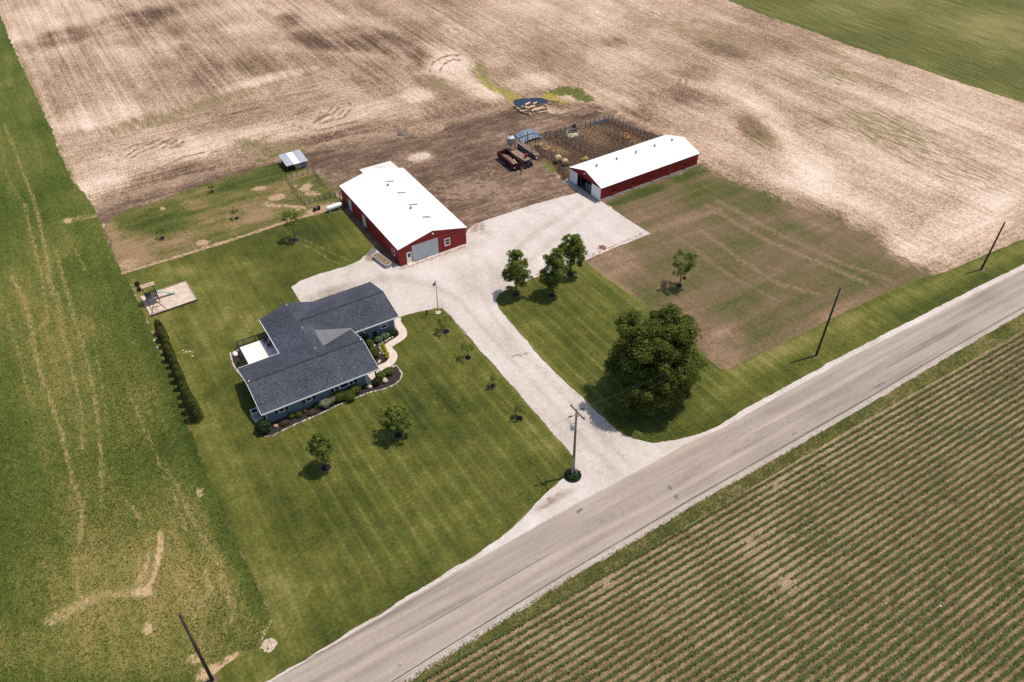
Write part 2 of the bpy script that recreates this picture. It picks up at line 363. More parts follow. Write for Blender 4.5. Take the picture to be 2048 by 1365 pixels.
# hay field on the left
hay_edge = [(-70, -100), (-20, -10), (2, 35), (22, 85), (47, 140), (77, 205), (104, 262), (125, 318), (150, 368), (184, 408), (206, 450), (226, 500), (246, 548)]
hay_low = [(262, 572), (276, 602), (300, 652), (345, 755), (370, 830), (400, 905), (430, 985), (470, 1080), (510, 1160), (540, 1222), (546, 1246), (520, 1290), (470, 1318), (440, 1342), (395, 1380), (300, 1480)]
hay_px = hay_edge + hay_low + [(-900, 1900), (-1500, 600), (-700, -150)]
hay_m = gmat('hay_leaf', [(0.1, A(58, 72, 28)), (0.33, A(85, 99, 40)), (0.52, A(105, 114, 49)), (0.78, A(144, 134, 73)), (1, A(174, 150, 97))],
    [('n', (0.05,), 3, 0.8), ('n', (.5, .06, 1), 3, .5), ('n', (1.7,), 4, 0.65), ('n', (5.0,), 3, 0.6), ('a', 'dry', 0.24), ('a', 'lush', -0.2)],
    [('bare', [(0.25, A(142, 122, 74)), (0.5, A(178, 150, 102)), (0.75, A(212, 182, 134))], (2.6, 1.1, 1), 2.4, 1.5, (2.5,)),
     ('soilp', [(0.3, A(190, 158, 118)), (0.7, A(226, 194, 152))], (2.4,), 1.8, 2.6, (3,))],
    bump=((3.2,), 0.13))
hay_tracks = strokes([([(8, 250), (30, 300), (75, 420), (95, 520), (98, 575)], 3.4, 0.44), ([(50, 410), (62, 470), (85, 560), (95, 640), (60, 680)], 4.2, 0.44), ([(72, 410), (82, 460), (100, 560), (108, 590)], 4.2, 0.48),
    ([(112, 500), (130, 570), (150, 640), (170, 700), (190, 790), (200, 880), (205, 960), (200, 1010)], 4.2, 0.48), ([(25, 555), (48, 600), (62, 650), (70, 700), (85, 760), (100, 800), (125, 870), (145, 960), (165, 1010), (160, 1090)], 5.0, 0.50),
    ([(0, 590), (20, 640), (60, 800)], 3.4, 0.32), ([(115, 590), (128, 680), (140, 720), (150, 760), (165, 830), (165, 900)], 4.2, 0.40), ([(255, 780), (290, 860), (320, 930), (350, 1000), (370, 1060)], 4.2, 0.36), ([(250, 1000), (285, 1040)], 4.2, 0.48),
    ([(322, 1065), (322, 1100), (312, 1140), (295, 1180), (268, 1192)], 4.5, .95), ([(262, 1185), (205, 1190), (150, 1220), (100, 1240)], 10, .38), ([(410, 1140), (420, 1180), (400, 1210)], 5.8, 0.48), ([(440, 1150), (470, 1220), (450, 1260)], 8.4, 0.44),
    ([(0, 290), (14, 350), (50, 420)], 2.6, 0.32), ([(185, 640), (195, 720), (215, 850)], 3.4, 0.28), ([(330, 930), (390, 1050), (440, 1130)], 6.3, 0.36), ([(150, 500), (170, 540)], 3.4, 0.32), ([(140, 440), (200, 430)], 4.2, 0.56), ([(150, 1120), (155, 1190)], 5.6, 0.40)])
hay_soil = both(strokes([([(318, 1068), (322, 1100), (314, 1135), (298, 1172), (272, 1190)], 4.0, .8), ([(300, 1110), (286, 1150), (275, 1175)], 7, .45), ([(265, 1190), (215, 1188)], 5, .45), ([(180, 1195), (130, 1230), (100, 1245)], 12, .40)]), blobs([(296, 1258, 9, 13, 0, 1), (425, 1348, 34, 18, -20, 1), (465, 1318, 26, 9, -25, .9), (390, 1320, 20, 12, 0, .55), (530, 1270, 8, 26, 20, .5), (400, 985, 7, 10, 0, .7), (318, 1105, 6, 30, 15, .75), (285, 1185, 22, 9, 0, .8), (135, 442, 10, 6, 0, .7), (365, 742, 9, 12, 0, .35), (545, 1245, 14, 10, 0, .5)]))
hay_dry = blobs([(250, 1180, 200, 120, -20, 1.0), (200, 1290, 200, 70, 0, .9), (120, 820, 90, 200, 0, .4), (60, 560, 70, 120, 0, .35), (340, 1050, 90, 110, 20, .6), (100, 1180, 90, 70, 0, .6)])
hay = sheet('hay_field', W(hay_px), 0.008, hay_m, 0.3, 0.5, 0.36, dict(bare=hay_tracks, soilp=hay_soil, dry=hay_dry, lush=both(strokes([([(255, 580), (300, 680), (350, 800), (395, 920), (440, 1030), (490, 1140), (520, 1200)], 22, .8)]), blobs([(30, 1050, 90, 160, 0, .7), (220, 700, 60, 160, 10, .5), (30, 200, 60, 200, -20, .4)]))))

# green field in the far corner
green_px = [(1380, -40), (1440, -6), (1500, 20), (1560, 42), (1630, 66), (1700, 92), (1780, 118), (1850, 141), (1950, 175), (2048, 207), (2300, 285), (2700, 250), (2400, -160), (1700, -200), (1300, -100)]
green_m = gmat('young_crop', [(0.1, A(70, 76, 36)), (0.38, A(96, 100, 50)), (0.6, A(118, 117, 64)), (0.85, A(154, 142, 92))],
    [('n', (0.03,), 4, 0.7), ('n', (1.4, 0.09, 1), 3, 0.9), ('n', (2.0,), 4, 0.9), ('a', 'dry', 0.25)], bump=((2,), 0.12))
sheet('crop_field', W(green_px), 0.008, green_m, 0.35, 0.7, 1.6, dict(dry=blobs([(1900, 30, 150, 30, 10, .7), (2000, 80, 120, 30, 20, .6), (1700, 30, 120, 20, 15, .3)])))

# bare yard behind the barns
yard_px = [(190, 412), (240, 394), (330, 362), (430, 338), (520, 316), (590, 300), (640, 286), (720, 268), (800, 264), (850, 252), (900, 238), (960, 220), (1010, 211), (1040, 214), (1090, 226), (1130, 230), (1180, 222), (1215, 226), (1270, 240), (1345, 280), (1400, 330),
    (1300, 400), (1150, 420), (1000, 500), (800, 560), (680, 480), (640, 430), (560, 440), (450, 470), (330, 510), (250, 535), (222, 500), (205, 450)]
yard_m = gmat('trodden_dirt', [(0.0, A(76, 59, 48)), (0.3, A(106, 84, 69)), (0.55, A(131, 106, 88)), (0.82, A(168, 140, 118)), (1, A(205, 178, 152))],
    [('n', (0.06,), 4, 1.0), ('n', (0.25, 0.6, 1), 4, 0.9), ('n', (1.6,), 4, 0.9), ('n', (5,), 2, 0.5), ('a', 'dark', -0.24), ('a', 'edge', .22), ('an', 'edge', (.5, 1.6, 1), 3, 1.3), ('a', 'pale', 0.35)],
    [('stub', [(0.25, A(128, 102, 80)), (0.5, A(172, 144, 118)), (0.75, A(212, 184, 158))], (.9, 1.6, 1), 2.2, 1.6, (2.4,)), ('ruts', [(0.3, A(138, 114, 94)), (0.7, A(176, 150, 126))], (0.9,), 0.9, 3.0, (2,)),
     ('muck', [(0.2, A(48, 36, 28)), (0.5, A(84, 66, 50)), (0.8, A(140, 112, 84))], (0.6,), 0.5, 4.0, (1.8,)),
     ('straw', [(0.25, A(86, 66, 50)), (0.5, A(134, 104, 76)), (0.72, A(192, 160, 126))], (2.2,), 2.8, 2.2, (3.0,)),
     ('green', [(0.3, A(82, 92, 40)), (0.7, A(128, 128, 66))], (0.8,), 1.4, 3.0, (2,))],
    bump=((1.8,), 0.10))
pens_px = [(1035, 300), (1078, 268), (1215, 240), (1330, 275), (1345, 300), (1140, 375), (1110, 345), (1070, 318)]
yard_at = dict(
    dark=blobs([(960, 245, 110, 24, -8, .8), (1010, 330, 70, 40, 0, .5), (1130, 228, 60, 10, 0, 1), (1240, 242, 60, 16, 25, .9), (900, 340, 80, 30, 0, .3), (660, 320, 60, 30, 0, .3), (1080, 345, 60, 20, 0, .4), (1330, 285, 40, 12, 25, .6)]),
    pale=blobs([(840, 313, 26, 10, -10, 1), (560, 300, 70, 9, -12, .3), (640, 390, 30, 12, 20, .6), (655, 400, 50, 10, -14, .7), (610, 410, 40, 6, -14, .8), (300, 365, 120, 10, -14, .4), (1000, 420, 90, 16, -14, .25), (1110, 342, 6, 26, -50, 1), (1120, 352, 5, 26, -50, .9), (640, 355, 6, 20, -25, .9)]),
    ruts=strokes(arcs(960, 405, (28, 36, 46, 56, 66), 170, 330, .62) + arcs(900, 330, (60, 74, 90, 104), 10, 120, .6) + arcs(990, 400, (30, 40), 180, 340, .7) + [([(940, 440), (1010, 410), (1100, 390)], 2, .6), ([(930, 430), (1000, 395), (1080, 360)], 2, .6), ([(320, 350), (420, 320), (520, 300)], 2.5, .6), ([(300, 365), (400, 330), (520, 310)], 2.5, .5), ([(700, 300), (800, 290), (900, 300), (960, 330)], 2, .5), ([(640, 310), (760, 290), (900, 270)], 2, .5)]),
    edge=strokes([([(190, 412), (240, 394), (330, 362), (430, 338), (520, 316), (640, 286), (720, 268), (800, 264), (900, 238), (1010, 211)], 13, .8), ([(1215, 226), (1270, 240), (1345, 280), (1400, 330)], 12, .6)]),
    stub=strokes([([(190, 412), (240, 394), (330, 362), (430, 338), (520, 316), (640, 286), (720, 268), (800, 264), (900, 238), (1010, 211)], 12, .62), ([(1215, 226), (1270, 240), (1345, 280), (1400, 330)], 9, .55)]),
    muck=area(pens_px),
    straw=blobs([(1090, 288, 26, 7, 20, .75), (1110, 298, 30, 8, 20, .7), (1060, 285, 14, 8, 40, .8), (1165, 262, 18, 10, 20, .55), (1190, 275, 30, 16, 25, .5), (1255, 271, 16, 5, 10, .9), (1200, 258, 30, 8, 10, .45), (1270, 283, 20, 8, 20, .5), (1090, 330, 8, 14, -40, .8), (1140, 372, 6, 12, -40, .7), (1160, 335, 40, 10, -20, .35)]),
    green=both(blobs([(500, 292, 22, 9, 0, .8), (560, 312, 70, 8, -14, .5), (640, 408, 40, 8, -14, .85), (1100, 335, 8, 16, -45, .7), (1150, 195, 40, 14, 0, .6), (1090, 228, 30, 8, 0, .4), (240, 430, 22, 16, 0, .4)]), strokes([([(640, 345), (665, 378), (685, 385)], 4, .6)])))
sheet('dirt_yard', W(yard_px), 0.014, yard_m, 0.45, 0.5, 0.7, yard_at)

# rough grass behind the lawn, rough grass by the long barn
rough_stops = [(0.05, A(66, 78, 32)), (0.3, A(92, 98, 44)), (0.5, A(114, 110, 58)), (0.68, A(140, 120, 80)), (0.9, A(166, 136, 104))]
weedy_m = gmat('weedy_grass', rough_stops, [('n', (0.10,), 4, 1.0), ('n', (0.12, 0.5, 1), 4, 0.9), ('n', (1.9,), 4, 0.9), ('n', (5,), 2, .4), ('a', 'dry', 0.36), ('a', 'lush', -0.22)],
    [('soilp', [(0.3, A(168, 136, 106)), (0.7, A(214, 182, 150))], (1.4,), 2.0, 2.6, (2.5,))], bump=((2.6,), 0.13))
weedy_px = [(208, 446), (250, 424), (340, 392), (420, 366), (500, 340), (560, 326), (585, 330), (612, 335), (640, 352), (662, 378), (676, 395), (690, 402), (690, 424), (650, 425), (600, 438), (560, 451), (450, 488), (330, 524), (246, 549), (228, 510)]
weedy_at = dict(dry=blobs([(260, 515, 50, 30, -14, 1), (390, 410, 30, 10, 0, .7), (520, 380, 20, 8, -10, .8), (530, 430, 60, 12, -14, .7), (330, 480, 90, 14, -14, .45), (620, 345, 60, 7, -14, .9), (440, 455, 120, 8, -16, .35), (640, 415, 40, 10, -14, .8), (225, 470, 14, 40, -20, .7), (450, 440, 50, 10, 0, .3)]),
    lush=blobs([(520, 360, 90, 16, -14, 1), (330, 430, 90, 20, -14, .8), (610, 375, 30, 26, 0, .5), (460, 400, 90, 16, -14, .6), (655, 395, 30, 8, -14, .9)]),
    soilp=both(strokes([([(244, 548), (330, 522), (450, 485), (560, 449), (600, 438), (640, 424), (680, 412)], 3.2, .8), ([(530, 410), (560, 412), (600, 414), (615, 418)], 2.5, .8)]), blobs([(405, 486, 12, 6, 0, 1), (554, 395, 18, 6, -10, 1), (519, 377, 16, 4, -10, .9), (612, 375, 14, 7, -25, 1), (625, 388, 16, 6, 0, .7), (540, 410, 14, 6, 10, .6), (326, 418, 5, 3, 0, .8), (640, 420, 30, 7, -14, .9), (255, 530, 24, 10, -14, .6), (592, 372, 6, 2, 0, .8), (590, 422, 12, 5, -20, .6)])))
sheet('rough_grass', W(weedy_px), 0.020, weedy_m, 0.3, 0.45, 0.45, weedy_at)
past_px = [(1203, 405), (1300, 370), (1396, 334), (1402, 318), (1424, 332), (1460, 352), (1500, 366), (1530, 374), (1545, 384), (1568, 398), (1590, 404), (1650, 410), (1690, 425), (1700, 446), (1748, 456), (1762, 470), (1772, 492), (1790, 508), (1830, 524), (1860, 536), (1900, 548), (1870, 575), (1700, 650), (1500, 760), (1400, 760), (1250, 620), (1150, 540), (1180, 480), (1290, 460)]
past_m = gmat('pasture', [(0.1, A(74, 84, 38)), (0.3, A(97, 97, 52)), (0.5, A(118, 104, 71)), (0.72, A(138, 114, 87)), (0.98, A(168, 140, 112))],
    [('n', (0.07,), 4, 0.95), ('n', (0.05, 0.6, 1), 4, 0.5), ('n', (0.8, 0.08, 1), 3, 0.35), ('n', (1.9,), 4, 0.7), ('n', (5,), 2, .4), ('a', 'dry', 0.3), ('a', 'lush', -0.4)],
    [('stub', [(0.25, A(128, 102, 80)), (0.5, A(176, 148, 122)), (0.75, A(214, 186, 160))], (1.3, .7, 1), 2.0, 1.8, (2.4,)), ('soilp', [(0.3, A(140, 114, 88)), (0.7, A(172, 142, 114))], (1.6,), 2.2, 1.1, (2.5,))], bump=((2.4,), 0.12))
past_at = dict(stub=strokes([([(1402, 316), (1460, 350), (1530, 372), (1590, 402), (1690, 423), (1702, 446), (1750, 456), (1790, 508), (1900, 548)], 13, .62)]), dry=blobs([(1230, 530, 60, 40, 30, .9), (1450, 690, 50, 40, 0, 1), (1290, 425, 60, 20, -20, .55), (1600, 660, 140, 18, -26, .8), (1620, 440, 60, 20, 20, .7), (1400, 650, 60, 60, 0, .5), (1480, 420, 80, 20, 20, .35), (1240, 580, 30, 26, 40, .8), (1330, 450, 90, 12, -18, .5)]),
    lush=both(blobs([(1290, 385, 50, 9, -20, 1), (1385, 345, 50, 12, -20, .8), (1430, 390, 60, 26, 0, .4), (1560, 470, 120, 26, -10, .35), (1500, 590, 130, 20, -20, .3), (1250, 400, 36, 8, -20, .9), (1660, 480, 40, 14, 0, .35)]), strokes([([(1480, 620), (1560, 560), (1620, 520)], 10, .35)])),
    soilp=strokes([([(1230, 490), (1340, 450), (1440, 420)], 5, .65), ([(1410, 410), (1530, 480), (1650, 530), (1740, 570)], 4, .6), ([(1430, 400), (1560, 470), (1690, 530), (1780, 560)], 4, .5), ([(1400, 460), (1480, 520), (1560, 570), (1640, 590)], 4, .55), ([(1350, 470), (1450, 545), (1550, 600)], 3, .4), ([(1420, 720), (1440, 700), (1470, 720), (1440, 745)], 12, .7), ([(1180, 530), (1260, 590), (1300, 630)], 7, .7)]))
sheet('pasture', W(past_px), 0.018, past_m, 0.8, 0.5, 0.6, past_at)

# mown lawns
lawn_stops = [(0.05, A(54, 60, 25)), (0.32, A(77, 84, 33)), (0.52, A(94, 98, 40)), (0.74, A(117, 116, 53)), (0.95, A(146, 133, 81))]
lawn_m = gmat('mown_lawn', lawn_stops,
    [('n', (0.06,), 4, 0.7), ('n', (0.35,), 4, 0.6), ('n', (2.6,), 4, 0.75), ('n', (7,), 2, 0.45), ('l', 1.75, 0.32), ('w', 0, 3.5, 0.05, .4, 0.015, 'mow'), ('n', (1.1, .04, 1), 2, .4), ('a', 'lush', -0.16), ('a', 'light', 0.34), ('a', 'dry', 0.26)],
    [('trk', [(0.3, A(120, 122, 52)), (0.7, A(156, 148, 82))], (1.2,), 1.1, 2.2, (2,))], bump=((4.5,), 0.06))
drive_left = [(884, 617), (892, 624), (960, 700), (1035, 785), (1100, 860), (1130, 894), (1145, 912), (1150, 925), (1146, 940), (1126, 956), (1100, 980), (1060, 1020), (1022, 1058), (985, 1088), (930, 1124), (870, 1160), (800, 1204), (700, 1264), (620, 1314), (540, 1360), (470, 1402)]
lawn_px = [(246, 549), (330, 524), (450, 488), (560, 451), (600, 438), (650, 427), (690, 424), (705, 440), (745, 492), (800, 535), (800, 560), (884, 600)] + drive_left + [(300, 1480)] + hay_low[::-1][1:]
mow = lambda u, v, X, Y: np.clip((78 - Y) / 10, 0, 1) * np.clip((X - 5) / 4, 0, 1) * np.clip((80 - X) / 10, 0, 1) * np.clip((Y - 42) / 4, 0.2, 1)
lawn_at = dict(mow=mow, lush=blobs([(880, 830, 90, 60, 20, .7), (820, 780, 60, 50, 0, .6), (1020, 810, 60, 40, 40, .5), (700, 1040, 120, 60, 0, .4), (560, 600, 60, 60, 0, .4), (1000, 900, 90, 60, 40, .4), (820, 1030, 12, 16, 0, 1), (640, 460, 60, 20, -14, .4)]),
    light=both(strokes([([(300, 600), (370, 760), (430, 880), (480, 1000), (530, 1120), (575, 1240)], 26, .6), ([(265, 560), (275, 600)], 6, .8)]), blobs([(440, 560, 90, 40, -14, .4), (420, 700, 50, 60, 0, .35), (480, 640, 60, 70, 0, .3), (720, 470, 30, 40, 50, .3)])),
    dry=blobs([(340, 548, 60, 12, -14, .6), (450, 520, 20, 5, -14, .6), (1080, 880, 40, 30, 40, .35), (900, 1010, 160, 100, -20, .25), (640, 1150, 120, 60, -20, .3), (380, 705, 14, 6, 0, .5), (750, 1130, 160, 40, -28, .3), (548, 1250, 20, 24, 0, .5)]),
    trk=strokes([([(448, 612), (470, 622), (490, 645), (496, 665)], 2.6, .7), ([(462, 604), (485, 618), (500, 640)], 2.6, .5), ([(600, 485), (640, 508), (680, 530)], 2.6, .55), ([(612, 482), (660, 505), (700, 522)], 2.6, .5), ([(388, 560), (400, 585), (420, 600)], 2.6, .4), ([(360, 705), (385, 705)], 3, .8),
        ([(780, 800), (800, 830), (830, 850)], 2.4, .4), ([(800, 870), (840, 900), (880, 920)], 2.4, .35), ([(830, 780), (880, 810), (900, 840)], 2.4, .4), ([(400, 620), (412, 600), (420, 560)], 3, .35), ([(350, 640), (390, 740), (410, 820)], 4, .35), ([(840, 690), (900, 750), (980, 830)], 2, .3), ([(820, 640), (880, 700), (960, 790)], 2, .35)]))
lawn = sheet('lawn', W(lawn_px), 0.026, lawn_m, 0.14, 0.4, 0.5, lawn_at)
isle_left = [(1170, 522), (1130, 532), (1100, 546), (1060, 560), (1036, 570), (1010, 582), (998, 590), (993, 600), (998, 618), (1030, 655), (1080, 715), (1130, 765), (1170, 800), (1200, 830), (1235, 862), (1268, 879), (1305, 886), (1350, 882), (1400, 868), (1440, 851)]
verge_top = [(1175, 526), (1215, 560), (1270, 596), (1330, 640), (1408, 712), (1440, 738), (1462, 742), (1490, 722), (1560, 690), (1680, 630), (1790, 578), (1845, 556), (1890, 546), (1960, 514), (2048, 478), (2250, 390), (2500, 290)]
verge_low = [(2560, 330), (2300, 410), (2048, 532), (1950, 580), (1850, 630), (1700, 706), (1560, 782), (1480, 826)]
isle_at = dict(mow=mow, lush=blobs([(1300, 850, 130, 40, -10, .7), (1100, 600, 60, 40, 30, .5), (1500, 780, 60, 16, -28, .8), (1620, 720, 80, 12, -28, .5), (1900, 590, 100, 12, -28, .5)]), light=both(strokes([([(1480, 740), (1700, 640), (1900, 560), (2048, 495)], 14, .75)]), blobs([(1440, 790, 60, 20, -28, .5), (1750, 640, 100, 16, -28, .4)])),
    dry=both(blobs([(1400, 830, 60, 16, -20, .5), (1460, 745, 14, 6, 0, 1), (1742, 644, 8, 3, 20, 1), (1800, 570, 60, 8, -26, .6)]), strokes([([(1175, 530), (1280, 605), (1400, 712)], 6, .5)])),
    trk=strokes([([(1463, 746), (1475, 750)], 3, 1)]))
sheet('verge_lawn', W(isle_left + verge_low[::-1] + verge_top[::-1]), 0.026, lawn_m, 0.14, 0.4, 0.5, isle_at)

# gravel drive and shoulders
gravel_m = gmat('white_gravel', [(0.05, A(150, 134, 122)), (0.3, A(200, 186, 174)), (0.55, A(226, 213, 203)), (0.85, A(246, 238, 232))],
    [('n', (0.05,), 3, 0.4), ('n', (0.3, 0.15, 1), 3, 0.4), ('n', (1.5,), 3, 0.3), ('n', (5.5,), 3, 0.7), ('n', (14,), 2, 0.4), ('a', 'wear', -0.42)],
    [('soilp', [(0.3, A(150, 126, 106)), (0.7, A(190, 166, 148))], (1.6,), 1.5, 3.0, (3,)), ('grey', [(0.3, A(110, 100, 98)), (0.7, A(158, 148, 146))], (1.2,), 0.9, 4.0, (6,)), ('brick', [(0.3, A(150, 92, 78)), (0.7, A(196, 150, 134))], (2,), .9, 4, (4,))],
    bump=((7,), 0.05))
gravel_px = [(583, 575), (600, 563), (640, 548), (690, 534), (718, 522), (738, 505), (744, 494), (800, 535), (932, 488), (930, 470), (938, 460), (950, 448), (1000, 432), (1060, 412), (1120, 395), (1158, 386), (1160, 378), (1204, 404), (1250, 437), (1300, 468), (1266, 482), (1232, 495), (1205, 507), (1172, 520)] \
    + isle_left[1:] + [(1480, 824), (1560, 780), (1700, 704), (1850, 628), (1950, 577), (2048, 529), (2300, 406), (2560, 325), (2600, 350), (2048, 560), (1456, 870), (930, 1150), (540, 1385), (440, 1440)] + drive_left[::-1] + [(850, 622), (812, 631), (790, 640), (680, 640), (600, 604)]
gravel_at = dict(wear=blobs([(1035, 700, 40, 10, 40, .3), (980, 560, 60, 40, 0, .25), (1110, 1000, 50, 8, -28, .7), (1200, 450, 60, 30, -18, .0), (660, 585, 50, 10, -18, .6), (920, 500, 60, 10, -18, .3)]) if False else both(blobs([(1035, 700, 40, 10, 40, .3), (980, 560, 60, 40, 0, .25), (1110, 1000, 50, 8, -28, .7), (660, 585, 50, 10, -18, .6), (920, 500, 60, 10, -18, .3)]), strokes([([(1230, 950), (1150, 860), (1060, 760), (960, 650), (920, 600), (860, 570), (760, 555)], 5, .32), ([(1260, 930), (1180, 850), (1090, 750), (990, 640), (950, 560), (940, 500)], 5, .32), ([(960, 590), (1010, 520), (1080, 460), (1160, 410)], 6, .3), ([(990, 600), (1040, 540), (1110, 480), (1180, 420)], 6, .28), ([(700, 570), (800, 555), (880, 575)], 6, .3)])),
    soilp=both(blobs([(1205, 497, 0.1, 0.1, 0, 0), (1095, 1010, 18, 6, -30, .75), (1110, 995, 22, 5, -28, .6), (955, 455, 20, 9, -10, .6), (700, 588, 36, 5, -18, .55), (1180, 1000, 20, 8, -28, .35), (960, 465, 26, 7, 0, .4), (740, 515, 12, 9, 0, .8)]), strokes([([(892, 628), (1035, 790), (1140, 912)], 4, .5), ([(830, 626), (884, 615)], 3, .5), ([(1036, 566), (1130, 528), (1200, 505), (1290, 466)], 3, .55), ([(1000, 622), (1130, 768), (1200, 833)], 2.5, .4), ([(1060, 1020), (930, 1126), (800, 1206)], 3, .35), ([(800, 540), (932, 494)], 3, .6)] + arcs(1035, 700, (22,), 20, 160, .6) + [([(960, 480), (1060, 440), (1150, 410)], 2.5, .3)])),
    grey=both(blobs([(737, 500, 16, 12, 0, 1)]), strokes([([(655, 592), (700, 578), (740, 566)], 2, .5)])), brick=blobs([(1204, 496, 9, 5, 20, .9), (1187, 998, 6, 3, -28, .7), (1166, 1008, 8, 2, -28, .5)]))
sheet('gravel_drive', W(gravel_px), 0.040, gravel_m, 0.10, 0.35, 0.5, gravel_at)

# the road
road_up = [(-260, 1830), (100, 1623), (540, 1366), (700, 1271), (800, 1211), (930, 1134), (1060, 1061), (1160, 1004), (1270, 946), (1380, 886), (1456, 852), (1560, 792), (1700, 716), (1850, 640), (1950, 588), (2048, 539), (2300, 415), (2560, 330)]
road_lo = [(2700, 330), (2300, 482), (2048, 618), (1900, 702), (1734, 801), (1560, 901), (1400, 992), (1200, 1110), (1100, 1170), (950, 1263), (789, 1364), (500, 1560), (150, 1830)]
road_m = gmat('chip_seal', [(0.05, A(134, 120, 110)), (0.35, A(168, 153, 141)), (0.6, A(190, 174, 160)), (0.9, A(212, 196, 182))],
    [('n', (0.02, 0.9, 1), 3, 0.7), ('n', (0.09, 0.5, 1), 3, 0.5), ('n', (2.5,), 3, 0.25), ('n', (9,), 3, 0.55), ('n', (22,), 2, 0.4), ('a', 'dark', -0.3), ('a', 'wheel', -0.13)],
    [('stain', [(0.3, A(96, 92, 98)), (0.7, A(138, 132, 134))], (1.0,), 1.1, 3.0, (5,))], bump=((12,), 0.015), rough=0.85)
mid = lambda k: [(a[0] + (b[0] - a[0]) * k, a[1] + (b[1] - a[1]) * k) for a, b in zip([(540, 1366), (930, 1134), (1456, 852), (2048, 539)], [(789, 1364), (1060, 1195), (1580, 890), (2190, 540)])]
def yline(ys, wd, amp, x0=-60, x1=260):
    def fn(u, v, X, Y):
        m = np.zeros_like(X)
        for y0, a in ys: m = np.maximum(m, a * np.clip(1.5 - np.abs(Y - y0 - 0.004 * (X - 50)) / wd, 0, 1))
        return m * amp
    return fn
road_at = dict(wheel=yline([(36.3, .5), (37.6, .9), (39.4, .5), (40.4, .9)], 0.35, 1.0), dark=yline([(38.1, 1.0)], 0.16, 0.6),
    stain=blobs([(1160, 1020, 9, 4, -28, .9), (1185, 1010, 16, 2.5, -28, .6), (1338, 978, 4, 8, -45, .8), (1352, 994, 5, 8, -40, .6), (962, 1142, 6, 3, -30, .9), (940, 1160, 8, 3, -30, .7), (865, 1262, 5, 2, 0, .6), (770, 1352, 10, 3, -30, .8), (800, 1335, 8, 4, -30, .5), (1590, 870, 40, 2.5, -32, .65), (1760, 770, 20, 2, -30, .7)]))
road = sheet('road', W(road_up + road_lo), 0.052, road_m, 0.05, 0.4, 0.45, road_at)
crack_m = plain('crack_tar', A(82, 74, 74), 0.8, 0.2, 2, local=False)
ribbon('edge_crack', W([(500, 1556), (789, 1361), (950, 1260), (1100, 1167), (1200, 1107), (1400, 989), (1560, 898), (1734, 798), (1900, 699), (2048, 615), (2300, 479)]), 0.10, 0.058, crack_m, road, 0.12)
for pts, wd in (([(560, 1346), (700, 1262 + 14), (800, 1218), (930, 1141)], .05), ([(800, 1282), (960, 1190), (1110, 1103)], .06), ([(1770, 738), (1850, 694), (1900, 668)], .06), ([(1500, 872), (1640, 800), (1770, 725)], .05)):
    ribbon('seam_crack', W(pts), wd, 0.058, crack_m, road, 0.12)

# far shoulder, verge and corn ground
shoulder_px = road_lo[::-1] + [(2710, 345), (2300, 497), (2048, 630), (1900, 716), (1734, 816), (1560, 917), (1400, 1008), (1200, 1128), (1100, 1189), (950, 1284), (789, 1385), (500, 1584)]
should_m = gmat('shoulder_grit', [(0.1, A(150, 134, 120)), (0.4, A(186, 170, 158)), (0.6, A(206, 191, 180)), (0.9, A(228, 214, 204))], [('n', (.2,), 3, .6), ('n', (1.5,), 3, .5), ('n', (6,), 3, .8)], bump=((7,), .05))
sheet('road_shoulder', W([(x - 12, y - 14) if i < len(road_lo) else (x, y - 4) for i, (x, y) in enumerate(shoulder_px)]), 0.034, should_m, 0.12, 0.35, None)
verge_m = gmat('rank_verge', [(0.05, A(66, 76, 34)), (0.35, A(98, 104, 50)), (0.55, A(124, 120, 66)), (0.75, A(150, 132, 88)), (1, A(178, 154, 118))], [('n', (0.25,), 4, 1.2), ('n', (1.5,), 4, 0.8), ('n', (5,), 2, .5)], bump=((3,), 0.15))
corn_top = [(2720, 334), (2300, 519), (2048, 660), (1900, 746), (1700, 859), (1447, 1009), (1200, 1156), (1000, 1273), (840, 1372), (500, 1588)]
sheet('verge', W(road_lo[::-1] + corn_top), 0.020, verge_m, 0.1, 0.4, 0.8)
corn_soil_m = gmat('corn_ground', [(0.05, A(88, 72, 52)), (0.35, A(132, 112, 80)), (0.55, A(160, 138, 103)), (0.8, A(192, 170, 136)), (1, A(220, 200, 170))],
    [('n', (0.05,), 3, 0.5), ('n', (0.7, 2.4, 1), 4, 0.8), ('n', (4.5,), 3, 0.9), ('n', (12,), 2, 0.6)], bump=((4,), 0.08))
corn_px = [(2720, 334), (2300, 519), (2048, 659), (1700, 858), (1447, 1008), (1200, 1155), (1000, 1272), (840, 1371), (500, 1587), (700, 2600), (2600, 2400), (3400, 900)]
corn_field = sheet('corn_field', W(corn_px), 0.012, corn_soil_m, 0.05, 0.5)

